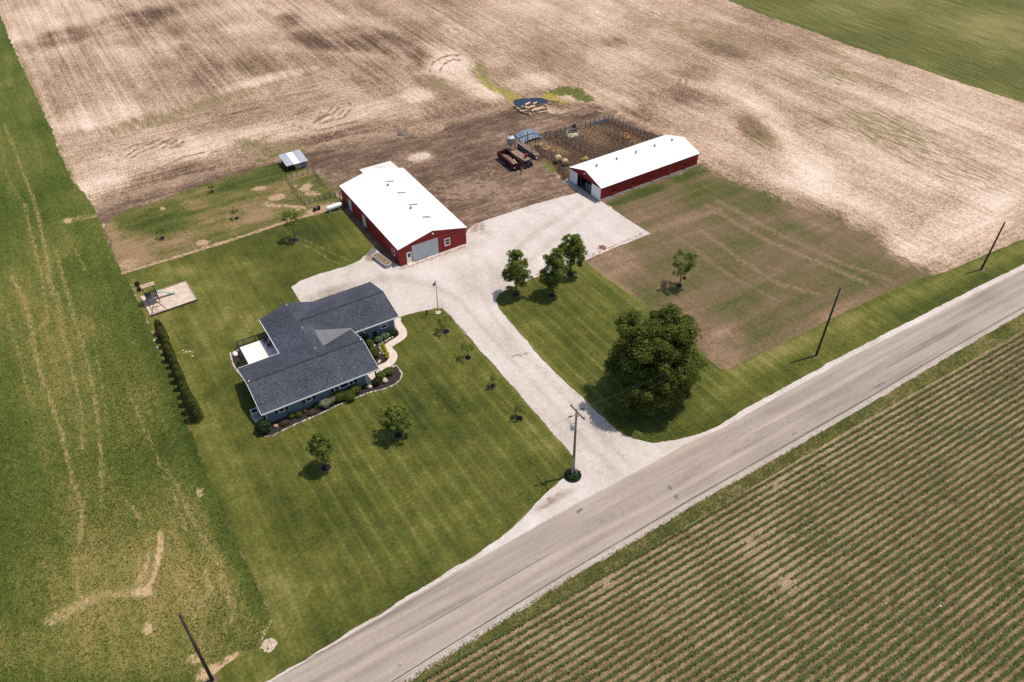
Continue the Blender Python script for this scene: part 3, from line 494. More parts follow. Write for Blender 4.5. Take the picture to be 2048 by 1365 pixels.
# ================================================================== plants
def leaf_mat(name, c_lo, c_mid, c_hi, trans=0.28):
    t = NT(name); r_ = t.attr('rnd'); col = t.ramp(r_, [(0.0, c_lo), (0.5, c_mid), (1.0, c_hi)])
    t.done(col, 0.7, 0.12)
    tr = t.n('ShaderNodeBsdfTranslucent'); t.put(tr.inputs[0], t.n('ShaderNodeMix', {'data_type': 'RGBA', 'blend_type': 'MULTIPLY'}, _0=1.0, _6=col, _7=(1.25, 1.35, 0.55)).outputs[2])
    mx = t.n('ShaderNodeMixShader', None, _0=trans, _1=t.b.outputs[0], _2=tr.outputs[0]); t.t.links.new(mx.outputs[0], t.out.inputs[0])
    return t.m
LEAF = {
    'maple': leaf_mat('maple_leaf', (0.048, 0.064, 0.011), (0.100, 0.124, 0.023), (0.185, 0.205, 0.048), .42),
    'young': leaf_mat('young_leaf', (0.080, 0.104, 0.018), (0.150, 0.188, 0.038), (0.270, 0.295, 0.085), .45),
    'bright': leaf_mat('bright_leaf', (0.060, 0.085, 0.014), (0.140, 0.175, 0.030), (0.250, 0.275, 0.065)),
    'cedar': leaf_mat('cedar_leaf', (0.030, 0.042, 0.008), (0.072, 0.088, 0.016), (0.140, 0.150, 0.034), .2),
    'rust': leaf_mat('rust_leaf', (0.08, 0.04, 0.015), (0.14, 0.07, 0.03), (0.2, 0.12, 0.06), .15),
    'box': leaf_mat('box_leaf', (0.050, 0.072, 0.010), (0.105, 0.138, 0.020), (0.175, 0.200, 0.040), .2),
    'dark': leaf_mat('dark_leaf', (0.014, 0.026, 0.010), (0.030, 0.050, 0.016), (0.060, 0.085, 0.030), .2),
    'silver': leaf_mat('silver_leaf', (0.10, 0.12, 0.07), (0.22, 0.24, 0.15), (0.42, 0.42, 0.30), .25),
    'hosta': leaf_mat('hosta_leaf', (0.05, 0.09, 0.03), (0.12, 0.18, 0.07), (0.35, 0.40, 0.22), .25),
    'yellow': leaf_mat('yellow_leaf', (0.18, 0.16, 0.01), (0.45, 0.38, 0.02), (0.70, 0.58, 0.04), .2),
    'orange': leaf_mat('orange_leaf', (0.16, 0.11, 0.04), (0.32, 0.22, 0.08), (0.48, 0.34, 0.14), .2),
    'brown': leaf_mat('brown_leaf', (0.05, 0.030, 0.018), (0.11, 0.065, 0.040), (0.18, 0.11, 0.07), .1),
    'corn': leaf_mat('corn_leaf', (0.062, 0.078, 0.022), (0.112, 0.134, 0.042), (0.200, 0.210, 0.080), .34),
    'hay': leaf_mat('hay_blade', (0.084, 0.106, 0.028), (0.130, 0.148, 0.040), (0.210, 0.198, 0.070), .35),
    'weed': leaf_mat('weed_blade', (0.130, 0.150, 0.045), (0.230, 0.220, 0.085), (0.420, 0.340, 0.190), .4),
}
bark_m = plain('bark', (0.075, 0.058, 0.046), 0.9, 0.2, 6, bump=0.02)
mulch_m = plain('dark_mulch', (0.014, 0.011, 0.010), 0.95, 0.25, 9, bump=0.05, local=False)
ring_m = plain('ring_soil', A(120, 104, 80), 0.95, 0.2, 4, local=False)

def leaves(name, C, Nn, S, mat, parent, aspect=0.62, fold=0.18, rnd=None):
    C = np.asarray(C, np.float32); n = len(C)
    Nn = Nn / np.maximum(np.linalg.norm(Nn, axis=1, keepdims=True), 1e-6)
    t = RNG.normal(size=(n, 3)); t -= (t * Nn).sum(1, keepdims=True) * Nn; t /= np.maximum(np.linalg.norm(t, axis=1, keepdims=True), 1e-6)
    b = np.cross(Nn, t); S = np.broadcast_to(np.asarray(S), (n,))[:, None]
    V = np.empty((n, 4, 3)); V[:, 0] = C - t * S * .5; V[:, 2] = C + t * S * .5
    V[:, 1] = C + b * S * aspect * .5 + Nn * S * fold; V[:, 3] = C - b * S * aspect * .5 + Nn * S * fold
    i = np.arange(n)[:, None] * 4
    F = np.concatenate([i + np.array([[0, 1, 2]]), i + np.array([[0, 2, 3]])])
    rn = RNG.uniform(0, 1, n) if rnd is None else rnd
    return mesh_np(name, V.reshape(-1, 3), F, mat, parent, fattrs={'rnd': np.concatenate([rn, rn])})

def crown_points(cen, rad, clumps, per, crad, seed, flat=0.75, inner=0.5, lobes=0.35, cone=0.0):
    rg = np.random.default_rng(seed); C = []; N = []; K = []
    tries = 0
    while len(K) < clumps and tries < clumps * 20:
        tries += 1
        d = rg.normal(size=3); d /= np.linalg.norm(d)
        if d[2] < -0.75: continue
        rr = (inner + (1 - inner) * rg.random() ** 0.6)
        rr *= 1 + lobes * mnoise.noise(Vector((d[0] * 1.9 + seed, d[1] * 1.9, d[2] * 1.9)))
        p = np.array([d[0] * rad[0], d[1] * rad[1], d[2] * rad[2]]) * rr
        k = 1 - cone * (p[2] / rad[2] * .5 + .5); p[0] *= k; p[1] *= k
        K.append(p + cen)
    K = np.array(K)
    for kk in K:
        m = int(per * rg.uniform(.6, 1.3)); cr = crad * rg.uniform(.7, 1.3)
        out = (kk - cen) / np.array(rad); dd = rg.normal(size=(m, 3)) + out * .7 + np.array([0, 0, .75]); dd /= np.linalg.norm(dd, axis=1, keepdims=True)
        off = dd * cr * rg.uniform(.45, 1.05, (m, 1)) * np.array([1, 1, flat]); C.append(kk + off)
        N.append(dd + np.array([0, 0, .4]) + rg.normal(size=(m, 3)) * .4)
    return np.concatenate(C), np.concatenate(N), K

def mulch_ring(x, y, r_, earth=True):
    m = MB(); pr = [(r_ * 1.0, 0.03), (r_ * .9, .06), (r_ * .5, .09), (.02, .10)]; m.lathe(pr, 16, (x, y, 0.02))
    o = m.build('mulch_ring', mulch_m, None, True); o['kind'] = 'structure'
    if earth:
        m = MB(); n = 22
        vs = []
        for k in range(n):
            a = 2 * math.pi * k / n; j = 1.22 + .2 * mnoise.noise(Vector((x + math.cos(a), y + math.sin(a), 2)))
            vs.append((x + r_ * j * math.cos(a), y + r_ * j * math.sin(a), 0.034))
        m.add(vs, [tuple(range(n))]).build('soil_rim', ring_m, o)

def tree(name, label, base, h, rad, bottom, leaf, clumps, per, crad, size, trunk, seed, cat='tree', group=None, mulch=0.0, cone=0.0, lobes=.35, inner=.5, aspect=.62, lean=(0, 0), cx=0.0, cy=0.0):
    rg = random.Random(seed); T = thing(name, label, cat, (base.x, base.y, 0.02), 0, group)
    cen = np.array([lean[0] + cx, lean[1] + cy, (bottom + h) / 2]); rz = (h - bottom) / 2
    C, N, K = crown_points(cen, (rad, rad, rz), clumps, per, crad, seed, inner=inner, cone=cone, lobes=lobes)
    k = C[:, 2] > 0.25; C, N = C[k], N[k]
    leaves('crown', C, N, size * RNG.uniform(.65, 1.25, len(C)), LEAF[leaf], T, aspect)
    m = MB(); fork = bottom + (h - bottom) * .2; top = bottom + (h - bottom) * .8
    tp = [(0, 0, 0), (lean[0] * .3 + rg.uniform(-.04, .04), lean[1] * .3, fork * .5), (lean[0] * .6, lean[1] * .6, fork), (lean[0] * .9 + rg.uniform(-.1, .1), lean[1] * .9, (fork + top) / 2), (lean[0], lean[1], top)]
    m.tube(tp, [trunk * 1.35, trunk, trunk * .85, trunk * .5, trunk * .15], 8); m.build('trunk', bark_m, T, True)
    m = MB(); order = sorted(range(len(K)), key=lambda i: rg.random())[:min(len(K), max(6, int(10 + clumps * .12)))]
    for i in order:
        e = Vector(K[i]); z0 = min(max(fork * .8, e.z - (Vector((e.x, e.y)).length) * .8), top * .95); s = Vector((lean[0] * z0 / h, lean[1] * z0 / h, z0))
        md = s.lerp(e, .5) + Vector((0, 0, (e - s).length * .08)); m.tube([s, md, e], [trunk * .38, trunk * .22, trunk * .06], 5)
    tag(m.build('limbs', bark_m, T, True), kind='stuff')
    if mulch: mulch_ring(base.x, base.y, mulch)
    return T

b = P(1312, 717, 6.6)
big = tree('maple_tree', 'huge round dark green maple shading the drive entrance', Vector((b.x - .2, b.y - .1, 0)), 12.6, 4.95, 0.2, 'maple', 380, 210, 1.1, 0.31, 0.42, 14, lobes=.55, inner=.45)
trees = [
 ('maple_tree', 'upright maple at the lawn corner by the drive, leftmost of the three by the gravel', (1032, 590), (1022, 497), 2.0, 1.0, 'young', 105, 75, .55, .32, .13, 21, .55, .3),
 ('maple_tree', 'upright maple in front of the other two by the gravel, middle of the three', (1104, 591), (1098, 497), 1.95, 1.0, 'young', 100, 75, .55, .32, .12, 22, .55, .3),
 ('maple_tree', 'upright maple at the gravel edge, farthest back of the three', (1141, 549), (1133, 466), 2.1, .8, 'young', 115, 75, .55, .32, .13, 23, .5, .25),
 ('oak_tree', 'lone young tree with thin trunk standing in the brown pasture', (1359, 572), (1362, 498), 1.85, 1.8, 'young', 46, 60, .45, .27, .08, 24, .5, .15),
 ('maple_tree', 'young bright green wide-crowned tree on the front lawn', (797, 871), (789, 816), 1.7, 1.2, 'bright', 80, 75, .45, .26, .07, 25, .55, .05),
 ('maple_tree', 'young egg-crowned tree on the front lawn, nearest the house corner', (652, 936), (634, 865), 1.3, 1.3, 'bright', 85, 80, .42, .25, .08, 26, .6, .15),
 ('ash_tree', 'thin sparse young tree on the back lawn left of the barn', (591, 481), (578, 417), 1.4, 1.9, 'bright', 44, 34, .36, .24, .05, 27, .6, .05),
]
for (nm, lb, pb, pt, rad, bot, lf, cl, per, cr, sz, tr, sd, mu, cone) in trees:
    h = HGT(pb, pt); tree(nm, lb, P(*pb), h * .97, rad, bot, lf, cl, per, cr, sz, tr, sd, mulch=mu, cone=cone, lean=(0.0, 0.0), aspect=.42)
sap = [
 ('wispy sapling beside the drive, nearest the flagpole', (892, 664), (888, 626), 1.2, 'bright', 32, 30, .5),
 ('small sapling beside the drive, second from the flagpole', (936, 716), (935, 684), .7, 'bright', 20, 34, .45),
 ('tiny sapling beside the drive, third from the flagpole', (986, 773), (984, 752), .55, 'bright', 16, 28, .4),
 ('small sapling beside the drive, nearest the utility pole', (1039, 837), (1037, 811), .65, 'bright', 20, 34, .45),
 ('tiny sapling in rough grass, leftmost of three near the playset', (325, 477), (316, 454), .6, 'bright', 16, 24, .36),
 ('tiny sapling in the middle of the rough grass', (474, 437), (469, 415), .6, 'bright', 16, 24, .36),
 ('tiny sapling in rough grass, farthest back near the field', (425, 384), (421, 363), .55, 'bright', 14, 22, .34)]
for i, (lb, pb, pt, rad, lf, cl, per, mu) in enumerate(sap):
    h = HGT(pb, pt); tree('sapling', lb, P(*pb), h, rad, h * .28, lf, cl, per, .28, .17, .025, 40 + i, cat='sapling', group='staked saplings', mulch=mu, lobes=.6, aspect=.5)

# ------------------------------------------------------------------ shrubs
def shrub(name, label, loc, r3, leaf, n, size, seed, cat='shrub', group=None, aspect=.6, core=(0.02, 0.03, 0.01)):
    T = thing(name, label, cat, (loc.x, loc.y, 0.03), 0, group); rg = np.random.default_rng(seed)
    d = rg.normal(size=(n, 3)); d /= np.linalg.norm(d, axis=1, keepdims=True); d[:, 2] = np.abs(d[:, 2]) * rg.choice([1, 1, 1, -.6], n)
    wob = np.array([1 + .16 * mnoise.noise(Vector((q[0] * 2.2 + seed, q[1] * 2.2, q[2] * 2.2))) for q in d])[:, None]
    C = d * np.array(r3) * wob * rg.uniform(.86, 1.04, (n, 1)) + np.array([0, 0, r3[2] * .8]); C[:, 2] = np.maximum(C[:, 2], .03)
    leaves('foliage', C, d + rg.normal(size=(n, 3)) * .5, size * rg.uniform(.6, 1.3, n), LEAF[leaf], T, aspect)
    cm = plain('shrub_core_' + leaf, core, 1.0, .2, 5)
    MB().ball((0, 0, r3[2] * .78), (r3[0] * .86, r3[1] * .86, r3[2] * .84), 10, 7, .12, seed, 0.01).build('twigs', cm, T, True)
    return T
def grass_clump(name, label, loc, r_, h, leaf, n, seed, width=.03, group=None, cat='ornamental grass'):
    rg = np.random.default_rng(seed); a = rg.uniform(0, 2 * math.pi, n); rr = rg.uniform(0, .25, n) * r_; L = rg.uniform(.5, 1, n)
    dx, dy = np.cos(a), np.sin(a); tx, ty = -dy, dx
    V = np.zeros((n, 5, 3)); out = r_ * L * rg.uniform(.4, 1.0, n); hh = h * L
    for j, (o, z, wd) in enumerate(((rr, 0 * hh, width), (rr, 0 * hh, -width), (rr + out * .45, hh * .9, width * .8), (rr + out * .45, hh * .9, -width * .8), (rr + out, hh * .75, 0))):
        V[:, j, 0] = dx * o + tx * wd; V[:, j, 1] = dy * o + ty * wd; V[:, j, 2] = z
    i = np.arange(n)[:, None] * 5; F = np.concatenate([i + [[0, 1, 3]], i + [[0, 3, 2]], i + [[2, 3, 4]]]); rn = rg.random(n)
    o = mesh_np(name, V.reshape(-1, 3), F, LEAF[leaf], None, fattrs={'rnd': np.tile(rn, 3)}); o.location = (loc.x, loc.y, .03)
    return tag(o, label, cat, group)

# arborvitae hedge: thirteen trees in a row
a0, a1 = P(322, 668), P(393, 839); hedge_h = [2.5, 2.2, 2.5, 2.6, 2.8, 2.7, 2.9, 2.8, 3.0, 2.6, 3.0, 3.3, 3.6]
ordn = ['end one beside the sandbox', 'second from the sandbox with a rusty brown top', 'third from the sandbox', 'fourth from the sandbox', 'fifth from the sandbox', 'sixth from the sandbox', 'middle one of thirteen', 'sixth from the house end', 'fifth from the house end', 'short fourth from the house end', 'third from the house end', 'second from the house end', 'tallest end one nearest the house front']
for i, h in enumerate(hedge_h):
    t_ = i / 12; p = a0.lerp(a1, t_); T = thing('arborvitae', 'arborvitae in the clipped hedge row, ' + ordn[i], 'arborvitae', (p.x + RNG.uniform(-.1, .1), p.y, .03), RNG.uniform(0, 6), 'arborvitae hedge row')
    n = 1500; rg = np.random.default_rng(100 + i); zz = rg.random(n) ** 1.15; a = rg.uniform(0, 2 * math.pi, n); r_ = ((.62, .7, .58)[i % 3] if i < 11 else .82) * (np.sqrt(np.clip(1 - zz ** 2.1, 0, 1))) * (.92 + .14 * np.sin(a * 3 + i) * rg.random(n)) + .04
    C = np.stack([np.cos(a) * r_, np.sin(a) * r_, .05 + zz * h], 1); N = np.stack([np.cos(a), np.sin(a), .25 + zz * .6], 1) + rg.normal(size=(n, 3)) * .4
    top = zz > .5
    if i == 1:
        patch = top & (np.cos(a - 1.9) > .55)
        leaves('dead_foliage', C[patch], N[patch], .16, LEAF['rust'], T, .5)['label'] = 'rusty dead patch'; C, N = C[~patch], N[~patch]
    leaves('foliage', C, N, .17 * rg.uniform(.7, 1.3, len(C)), LEAF['cedar'], T, .5)
    MB().lathe([(.52, .03), (.54, h * .25), (.45, h * .55), (.24, h * .82), (.03, h * .97)], 10).build('stem_mass', plain('cedar_core', (.018, .022, .008), 1, .2, 5), T, True)

# house beds: places are read off the enlarged plan
H1 = lambda q, z=0.0: ZP(q, (440, 540), 3.7925, z)
H7 = lambda q, z=0.0: ZP(q, (700, 630), 8.53, z)
walk_m = plain('walk_concrete', A(232, 212, 196), .9, .06, 1.5, local=False)
bed_px = [(250, 1140), (292, 1236), (345, 1270), (400, 1262), (460, 1232), (560, 1182), (700, 1122), (800, 1078), (930, 1016), (1050, 966), (1130, 936), (1250, 906), (1330, 871), (1372, 832), (1380, 790), (1352, 748), (1322, 722), (1180, 780), (1120, 850), (380, 1160), (260, 1100)]
bed = sheet('mulch_bed', [(H1(q).x, H1(q).y) for q in bed_px], 0.045, plain('bed_mulch', (.030, .022, .019), .95, .3, 5, bump=.04, local=False), .04, .25)
bed2 = sheet('mulch_bed', [(H7(q).x, H7(q).y) for q in [(760, 270), (800, 270), (835, 330), (820, 385), (740, 425), (640, 470), (590, 520), (600, 570), (650, 640), (675, 720), (660, 780), (600, 815), (480, 870), (300, 700), (180, 400), (300, 400)]], 0.045, plain('bed_mulch', (.03, .022, .019)), .03, .25)
wc = [(800, 60), (806, 140), (862, 225), (903, 300), (893, 370), (820, 430), (720, 490), (655, 540), (662, 600), (718, 660), (738, 720), (712, 790), (650, 850), (540, 900), (430, 955), (330, 1000)]
wp = [H7(q) for q in wc]; dense = []
for i in range(len(wp) - 1):
    p0, p1, p2, p3 = wp[max(0, i - 1)], wp[i], wp[i + 1], wp[min(len(wp) - 1, i + 2)]
    for j in range(6):
        t_ = j / 6; dense.append(tuple(0.5 * ((2 * p1[k]) + (p2[k] - p0[k]) * t_ + (2 * p0[k] - 5 * p1[k] + 4 * p2[k] - p3[k]) * t_ ** 2 + (3 * p1[k] - p0[k] - 3 * p2[k] + p3[k]) * t_ ** 3) for k in (0, 1)))
ribbon('walkway', dense + [(wp[-1].x, wp[-1].y)], 1.15, 0.075, walk_m, None, 0.0, 'structure')
stone_m = plain('edging_stone', (.52, .42, .35), .9, .25, 2.5, bump=.02, local=False)
m = MB(); edge = [H1(q) for q in bed_px[2:17]]; k = 0
for a_, b_ in zip(edge[:-1], edge[1:]):
    L = (b_ - a_).length; n = max(1, int(L / .24))
    for j in range(n):
        p = a_.lerp(b_, j / n); r_ = random.uniform(.08, .14); k += 1
        m.ball((p.x + random.uniform(-.03, .03), p.y + random.uniform(-.03, .03), .08), (r_ * 1.2, r_, .1), 6, 4, .35, k)
tag(m.build('stone_edging', stone_m, bed, False), kind='stuff')
m = MB(); low = [H7(q) for q in [(745, 385), (660, 425), (590, 470), (520, 500), (495, 530), (520, 590), (560, 650), (580, 690)]]
for a_, b_ in zip(low[:-1], low[1:]):
    d = (b_ - a_); n = max(1, int(d.length / .32))
    for j in range(n):
        p = a_.lerp(b_, (j + .5) / n); m.ball((p.x, p.y, .12), (.17, .15, .13), 6, 4, .25, j)
tag(m.build('stone_edging', stone_m, bed2, False), kind='stuff')

shrub('boxwood', 'round clipped green shrub under the picture window, left of three', H1((910, 985)), (.82, .8, .72), 'box', 1500, .11, 201, group='clipped shrub trio')
shrub('boxwood', 'round clipped green shrub in the trio nearest the lawn', H1((985, 985)), (.82, .8, .74), 'box', 1500, .11, 202, group='clipped shrub trio')
shrub('boxwood', 'round clipped green shrub behind two others, right of the trio', H1((1022, 935)), (.85, .8, .7), 'box', 1500, .11, 203, group='clipped shrub trio')
grass_clump('ornamental_grass', 'tall pale variegated grass clump left of the round shrubs', H1((805, 1045)), .95, 1.35, 'silver', 420, 204, .02)
grass_clump('ornamental_grass', 'shorter pale grass clump beside the tall one', H1((850, 1015)), .75, 1.2, 'silver', 300, 214, .02)
shrub('shrub', 'small round green shrub below the left window, left of two', H1((546, 1122)), (.42, .42, .42), 'box', 420, .1, 205)
shrub('shrub', 'small round green shrub below the left window, right of two', H1((601, 1113)), (.42, .42, .42), 'box', 420, .1, 206)
shrub('shrub', 'small orange-yellow shrub in the front bed', H1((648, 1080)), (.34, .3, .32), 'orange', 200, .09, 207, core=(.1, .06, .02))
shrub('shrub', 'low brown grassy plant at the left end of the front bed', H1((492, 1172)), (.62, .42, .3), 'brown', 420, .12, 208, core=(.04, .03, .02))
shrub('shrub', 'low brown grassy plant in the middle of the front bed', H1((700, 1090)), (.7, .5, .3), 'brown', 460, .12, 209, core=(.04, .03, .02))
shrub('shrub', 'low dark green spreading shrub against the house front', H1((735, 1046)), (.55, .4, .32), 'dark', 360, .12, 210)
shrub('shrub', 'large leafy shrub at the left front corner of the house', H1((336, 1225)), (.95, .9, .95), 'dark', 900, .24, 211)
shrub('shrub', 'bushy green perennial left of the round boulder by the porch', H1((1190, 870)), (.6, .55, .55), 'dark', 520, .18, 212)
shrub('shrub', 'bushy green perennial behind the round boulder', H1((1222, 828)), (.65, .6, .6), 'young', 520, .2, 213)
shrub('shrub', 'green perennial in the black mulch beside the walkway', H1((1280, 790)), (.7, .6, .5), 'young', 520, .2, 215)
shrub('shrub', 'small green plant beside the porch boulder on the left', H1((1110, 893)), (.3, .3, .3), 'young', 150, .14, 216)
shrub('shrub', 'rounded green shrub beside the porch end wall, larger one', H7((420, 700)), (.7, .95, .8), 'box', 900, .13, 217)
shrub('shrub', 'rounded green shrub beside the porch end wall, smaller one behind', H7((345, 555)), (.55, .6, .7), 'box', 600, .13, 218)
shrub('shrub', 'dark green shrub under the left garage-wing window', H7((255, 440)), (.6, .6, .8), 'dark', 520, .18, 219)
shrub('shrub', 'dark conical shrub against the blue garage-wing wall', H7((425, 375)), (.4, .4, .7), 'dark', 300, .16, 224)
shrub('hosta', 'pale variegated plants in the raised stone bed, left half', H7((490, 455)), (.55, .45, .42), 'hosta', 320, .22, 220)
shrub('hosta', 'pale variegated plants in the raised stone bed, right half', H7((610, 400)), (.65, .5, .42), 'hosta', 380, .22, 221)
shrub('shrub', 'low green plants at the walkway end of the raised bed', H7((740, 345)), (.7, .45, .4), 'dark', 420, .18, 222)
for i, q in enumerate([(560, 550), (585, 600), (600, 640), (630, 690), (635, 740)]):
    shrub('flower_clump', ['yellow flowers along the walkway curve, farthest clump', 'yellow flowers along the walkway curve, second clump', 'yellow flowers along the walkway curve, middle clump', 'yellow flowers along the walkway curve, fourth clump', 'yellow flowers along the walkway curve, clump nearest the porch'][i], H7(q), (.34, .32, .28), 'yellow', 190, .11, 230 + i, 'flowers', 'yellow flower edging', core=(.06, .08, .01))
boulder_m = plain('boulder', (.50, .40, .32), .9, .2, 2.0, bump=.03)
def boulder(label, p, r3, seed, mat=boulder_m):
    m = MB(); m.ball((0, 0, r3[2] * .55), r3, 10, 7, .4, seed, 0); o = m.build('boulder', mat, None, True); o.location = (p.x, p.y, .045); o.rotation_euler = (0, 0, seed)
    return tag(o, label, 'boulder')
boulder('large round tan boulder in the black mulch by the walkway', H7((600, 1150)), (.42, .36, .4), 1)
boulder('pale boulder in the mulch in front of the porch', H7((342, 1245)), (.34, .26, .28), 2)
boulder('small pale boulder where the walkway meets the mulch bed', H7((740, 905)), (.3, .2, .22), 3)
boulder('flat tan boulder at the left end of the front bed', H1((425, 1195)), (.3, .32, .28), 4, plain('red_boulder', (.36, .22, .16), .9, .2, 2))
boulder('round grey stone in the mulch inside the walkway bend', H7((413, 545)), (.24, .22, .2), 5)
boulder('pale stone in the mulch near the yellow flowers', H7((508, 672)), (.22, .2, .18), 6)
boulder('long pale boulder beside the porch end of the walkway', H7((500, 820)), (.42, .2, .22), 7)

# ================================================================== buildings
white_m = plain('white_trim', (.80, .79, .77), .6, .03, 2)
glass_m = NT('window_glass').done((.012, .015, .02), .08, .6)
siding_m = (lambda t: (t.bump(t.n('ShaderNodeTexWave', {'bands_direction': 'Z', 'wave_profile': 'SAW'}, Vector=t.pos(1, local=True), Scale=1.2, Distortion=0.0).outputs[1], .6, .02),
    t.done(t.ramp(t.noise(t.pos(.8, local=True), 3, .6, '3D'), [(.3, A(100, 116, 126, .95)), (.7, A(114, 131, 140, .95))]), .6, .3))[1])(NT('blue_siding'))
shutter_m = plain('navy_shutter', (.012, .014, .022), .6, .1, 3)
def shingle(name, lo, mid_, hi):
    t = NT(name); g = t.noise(t.pos(4.2, 6.4, 4.2, True), 3, .7, '3D'); g2 = t.noise(t.pos(.25, local=True), 3, .6, '3D')
    v = t.math('ADD', t.math('MULTIPLY', t.math('SUBTRACT', g, .5), 1.7), t.math('ADD', t.math('MULTIPLY', t.math('SUBTRACT', g2, .5), .5), .5))
    col = t.ramp(v, [(.2, lo), (.5, mid_), (.8, hi)]); t.bump(t.noise(t.pos(4, 7, 4, True), 3, .6, '3D'), .7, .03)
    return t.done(col, .85, .25)
roof_m = shingle('charcoal_shingle', (.020, .022, .031), (.047, .052, .068), (.098, .104, .128))
membrane_m = plain('grey_membrane', (.15, .15, .155), .45, .06, 1.2)
def metal_roof(name, c, period=0.6, axis='X'):
    t = NT(name); wv = t.n('ShaderNodeTexWave', {'bands_direction': axis}, Vector=t.pos(1, local=True), Scale=.314 / period).outputs[1]
    t.bump(wv, .35, .02); return t.done(t.ramp(t.noise(t.pos(.4, local=True), 3, .6, '3D'), [(.3, tuple(x * .94 for x in c)), (.7, c)]), .45, .4)
def ribbed(name, lo, hi, axis, period=.25):
    t = NT(name); p = t.pos(1, local=True); wv = t.n('ShaderNodeTexWave', {'bands_direction': axis}, Vector=p, Scale=.314 / period).outputs[1]
    t.bump(wv, .7, .02); return t.done(t.ramp(t.noise(t.pos(.7, local=True), 4, .6, '3D'), [(.3, lo), (.7, hi)]), .55, .3)
class WB(MB):                          # shapes given in world metres, stored relative to their thing
    def put(s, name, mat, T, smooth=False, bevel=0.0):
        L = T.location; s.v = [(a - L.x, b - L.y, c - L.z) for a, b, c in s.v]; return s.build(name, mat, T, smooth, bevel)

def window_y(T, parent, x0, x1, z0, z1, y, panes=2, horiz=True, frame=.09, mat=None):
    """window in a wall that faces the road (-y)"""
    o = WB().box(x0, x1, y - .03, y + .02, z0, z1).put('window', glass_m, T)
    m = WB(); f = frame
    m.box(x0 - f, x0, y - .07, y + .02, z0 - f, z1 + f); m.box(x1, x1 + f, y - .07, y + .02, z0 - f, z1 + f); m.box(x0, x1, y - .072, y + .02, z1, z1 + f); m.box(x0, x1, y - .072, y + .02, z0 - f, z0)
    for k in range(1, panes):
        if horiz: zz = z0 + (z1 - z0) * k / panes; m.box(x0, x1, y - .05, y - .031, zz - .025, zz + .025)
        else: xx = x0 + (x1 - x0) * k / panes; m.box(xx - .05, xx + .05, y - .05, y - .031, z0, z1)
    fr = m.put('frame', mat or white_m, T); fr.parent = o; return o

# ---- house
Hs = thing('house', 'blue ranch house with charcoal shingle roof and white trim', 'house', (16.0, 75.6, 0.03))
XL, XR, YF, YB, ZE, ZR, YR = 8.72, 24.15, 70.78, 80.42, 2.60, 4.0, 75.6
th = .14
m = WB(); m.extr([(9.3, 71.5, -.03), (9.3, 79.75, -.03), (9.3, 79.75, 2.64), (9.3, YR, 3.83), (9.3, 71.5, 2.64)], (13.2, 0, 0)); m.put('wall', siding_m, Hs)
m = WB(); m.extr([(22.5, 74.2, -.03), (22.5, 79.75, -.03), (22.5, 79.75, 2.64), (22.5, YR, 3.83), (22.5, 74.2, 3.42)], (1.15, 0, 0)); m.put('wall', siding_m, Hs)
m = WB(); m.extr([(18.6, 79.65, -.03), (18.6, 88.05, -.03), (18.6, 88.05, 2.6), (18.6, 83.87, 3.72), (18.6, 79.65, 2.6)], (11.75, 0, 0)); m.put('wall', siding_m, Hs)
m = WB(); m.extr([(14.85, 79.8, -.03), (21.5, 79.8, -.03), (21.5, 79.8, 2.55), (18.2, 79.8, 3.66), (14.85, 79.8, 2.55)], (0, 8.27, 0)); m.put('wall', siding_m, Hs)
def gable_roof_x(name, x0, x1, y0, y1, ze, yr, zr, mat, T):
    m = WB(); m.slab([(x0, y0, ze), (x1, y0, ze), (x1, yr, zr), (x0, yr, zr)], th); m.slab([(x0, yr, zr), (x1, yr, zr), (x1, y1, ze), (x0, y1, ze)], th); return m.put(name, mat, T)
r1 = gable_roof_x('roof', XL, XR, YF, YB, ZE, YR, ZR, roof_m, Hs)
r2 = gable_roof_x('roof', 18.2, 30.95, 79.12, 88.65, ZE, 83.87, 3.9, roof_m, Hs)
m = WB(); m.slab([(14.3, 76.4, ZE), (18.2, 76.4, 3.9), (18.2, 88.62, 3.9), (14.3, 88.62, ZE)], th); m.slab([(18.2, 76.4, 3.9), (22.1, 76.4, ZE), (22.1, 88.62, ZE), (18.2, 88.62, 3.9)], th); r3 = m.put('roof', roof_m, Hs)
m = WB(); m.slab([(24.42, 79.85, 2.87), (19.5, 81.62, 3.42), (19.5, 77.72, 3.50)], .35); m.put('roof_cricket', membrane_m, Hs)['label'] = 'flat grey triangle of roof between the two wings'
cap_m = plain('ridge_cap', (.020, .021, .027), .8, .15, 4)
m = WB(); m.slab([(XL, YR - .15, ZR - .02), (XR, YR - .15, ZR - .02), (XR, YR, ZR + .03), (XL, YR, ZR + .03)], .03); m.slab([(XL, YR, ZR + .03), (XR, YR, ZR + .03), (XR, YR + .15, ZR - .02), (XL, YR + .15, ZR - .02)], .03); o = m.put('ridge_cap', cap_m, Hs); o.parent = r1
m = WB(); m.slab([(18.6, 83.72, 3.885), (30.95, 83.72, 3.885), (30.95, 83.87, 3.93), (18.6, 83.87, 3.93)], .03); m.slab([(18.6, 83.87, 3.93), (30.95, 83.87, 3.93), (30.95, 84.02, 3.885), (18.6, 84.02, 3.885)], .03); o = m.put('ridge_cap', cap_m, Hs); o.parent = r2
for (x0, x1, y0, y1) in ((XL, XR, YF - .05, YF + .0), (XL, 14.3, YB, YB + .05), (24.2, 30.95, 79.06, 79.12), (14.24, 14.3, 80.45, 88.62)):
    WB().box(x0, x1, y0, y1, ZE - .17, ZE + .012).put('fascia', white_m, Hs)
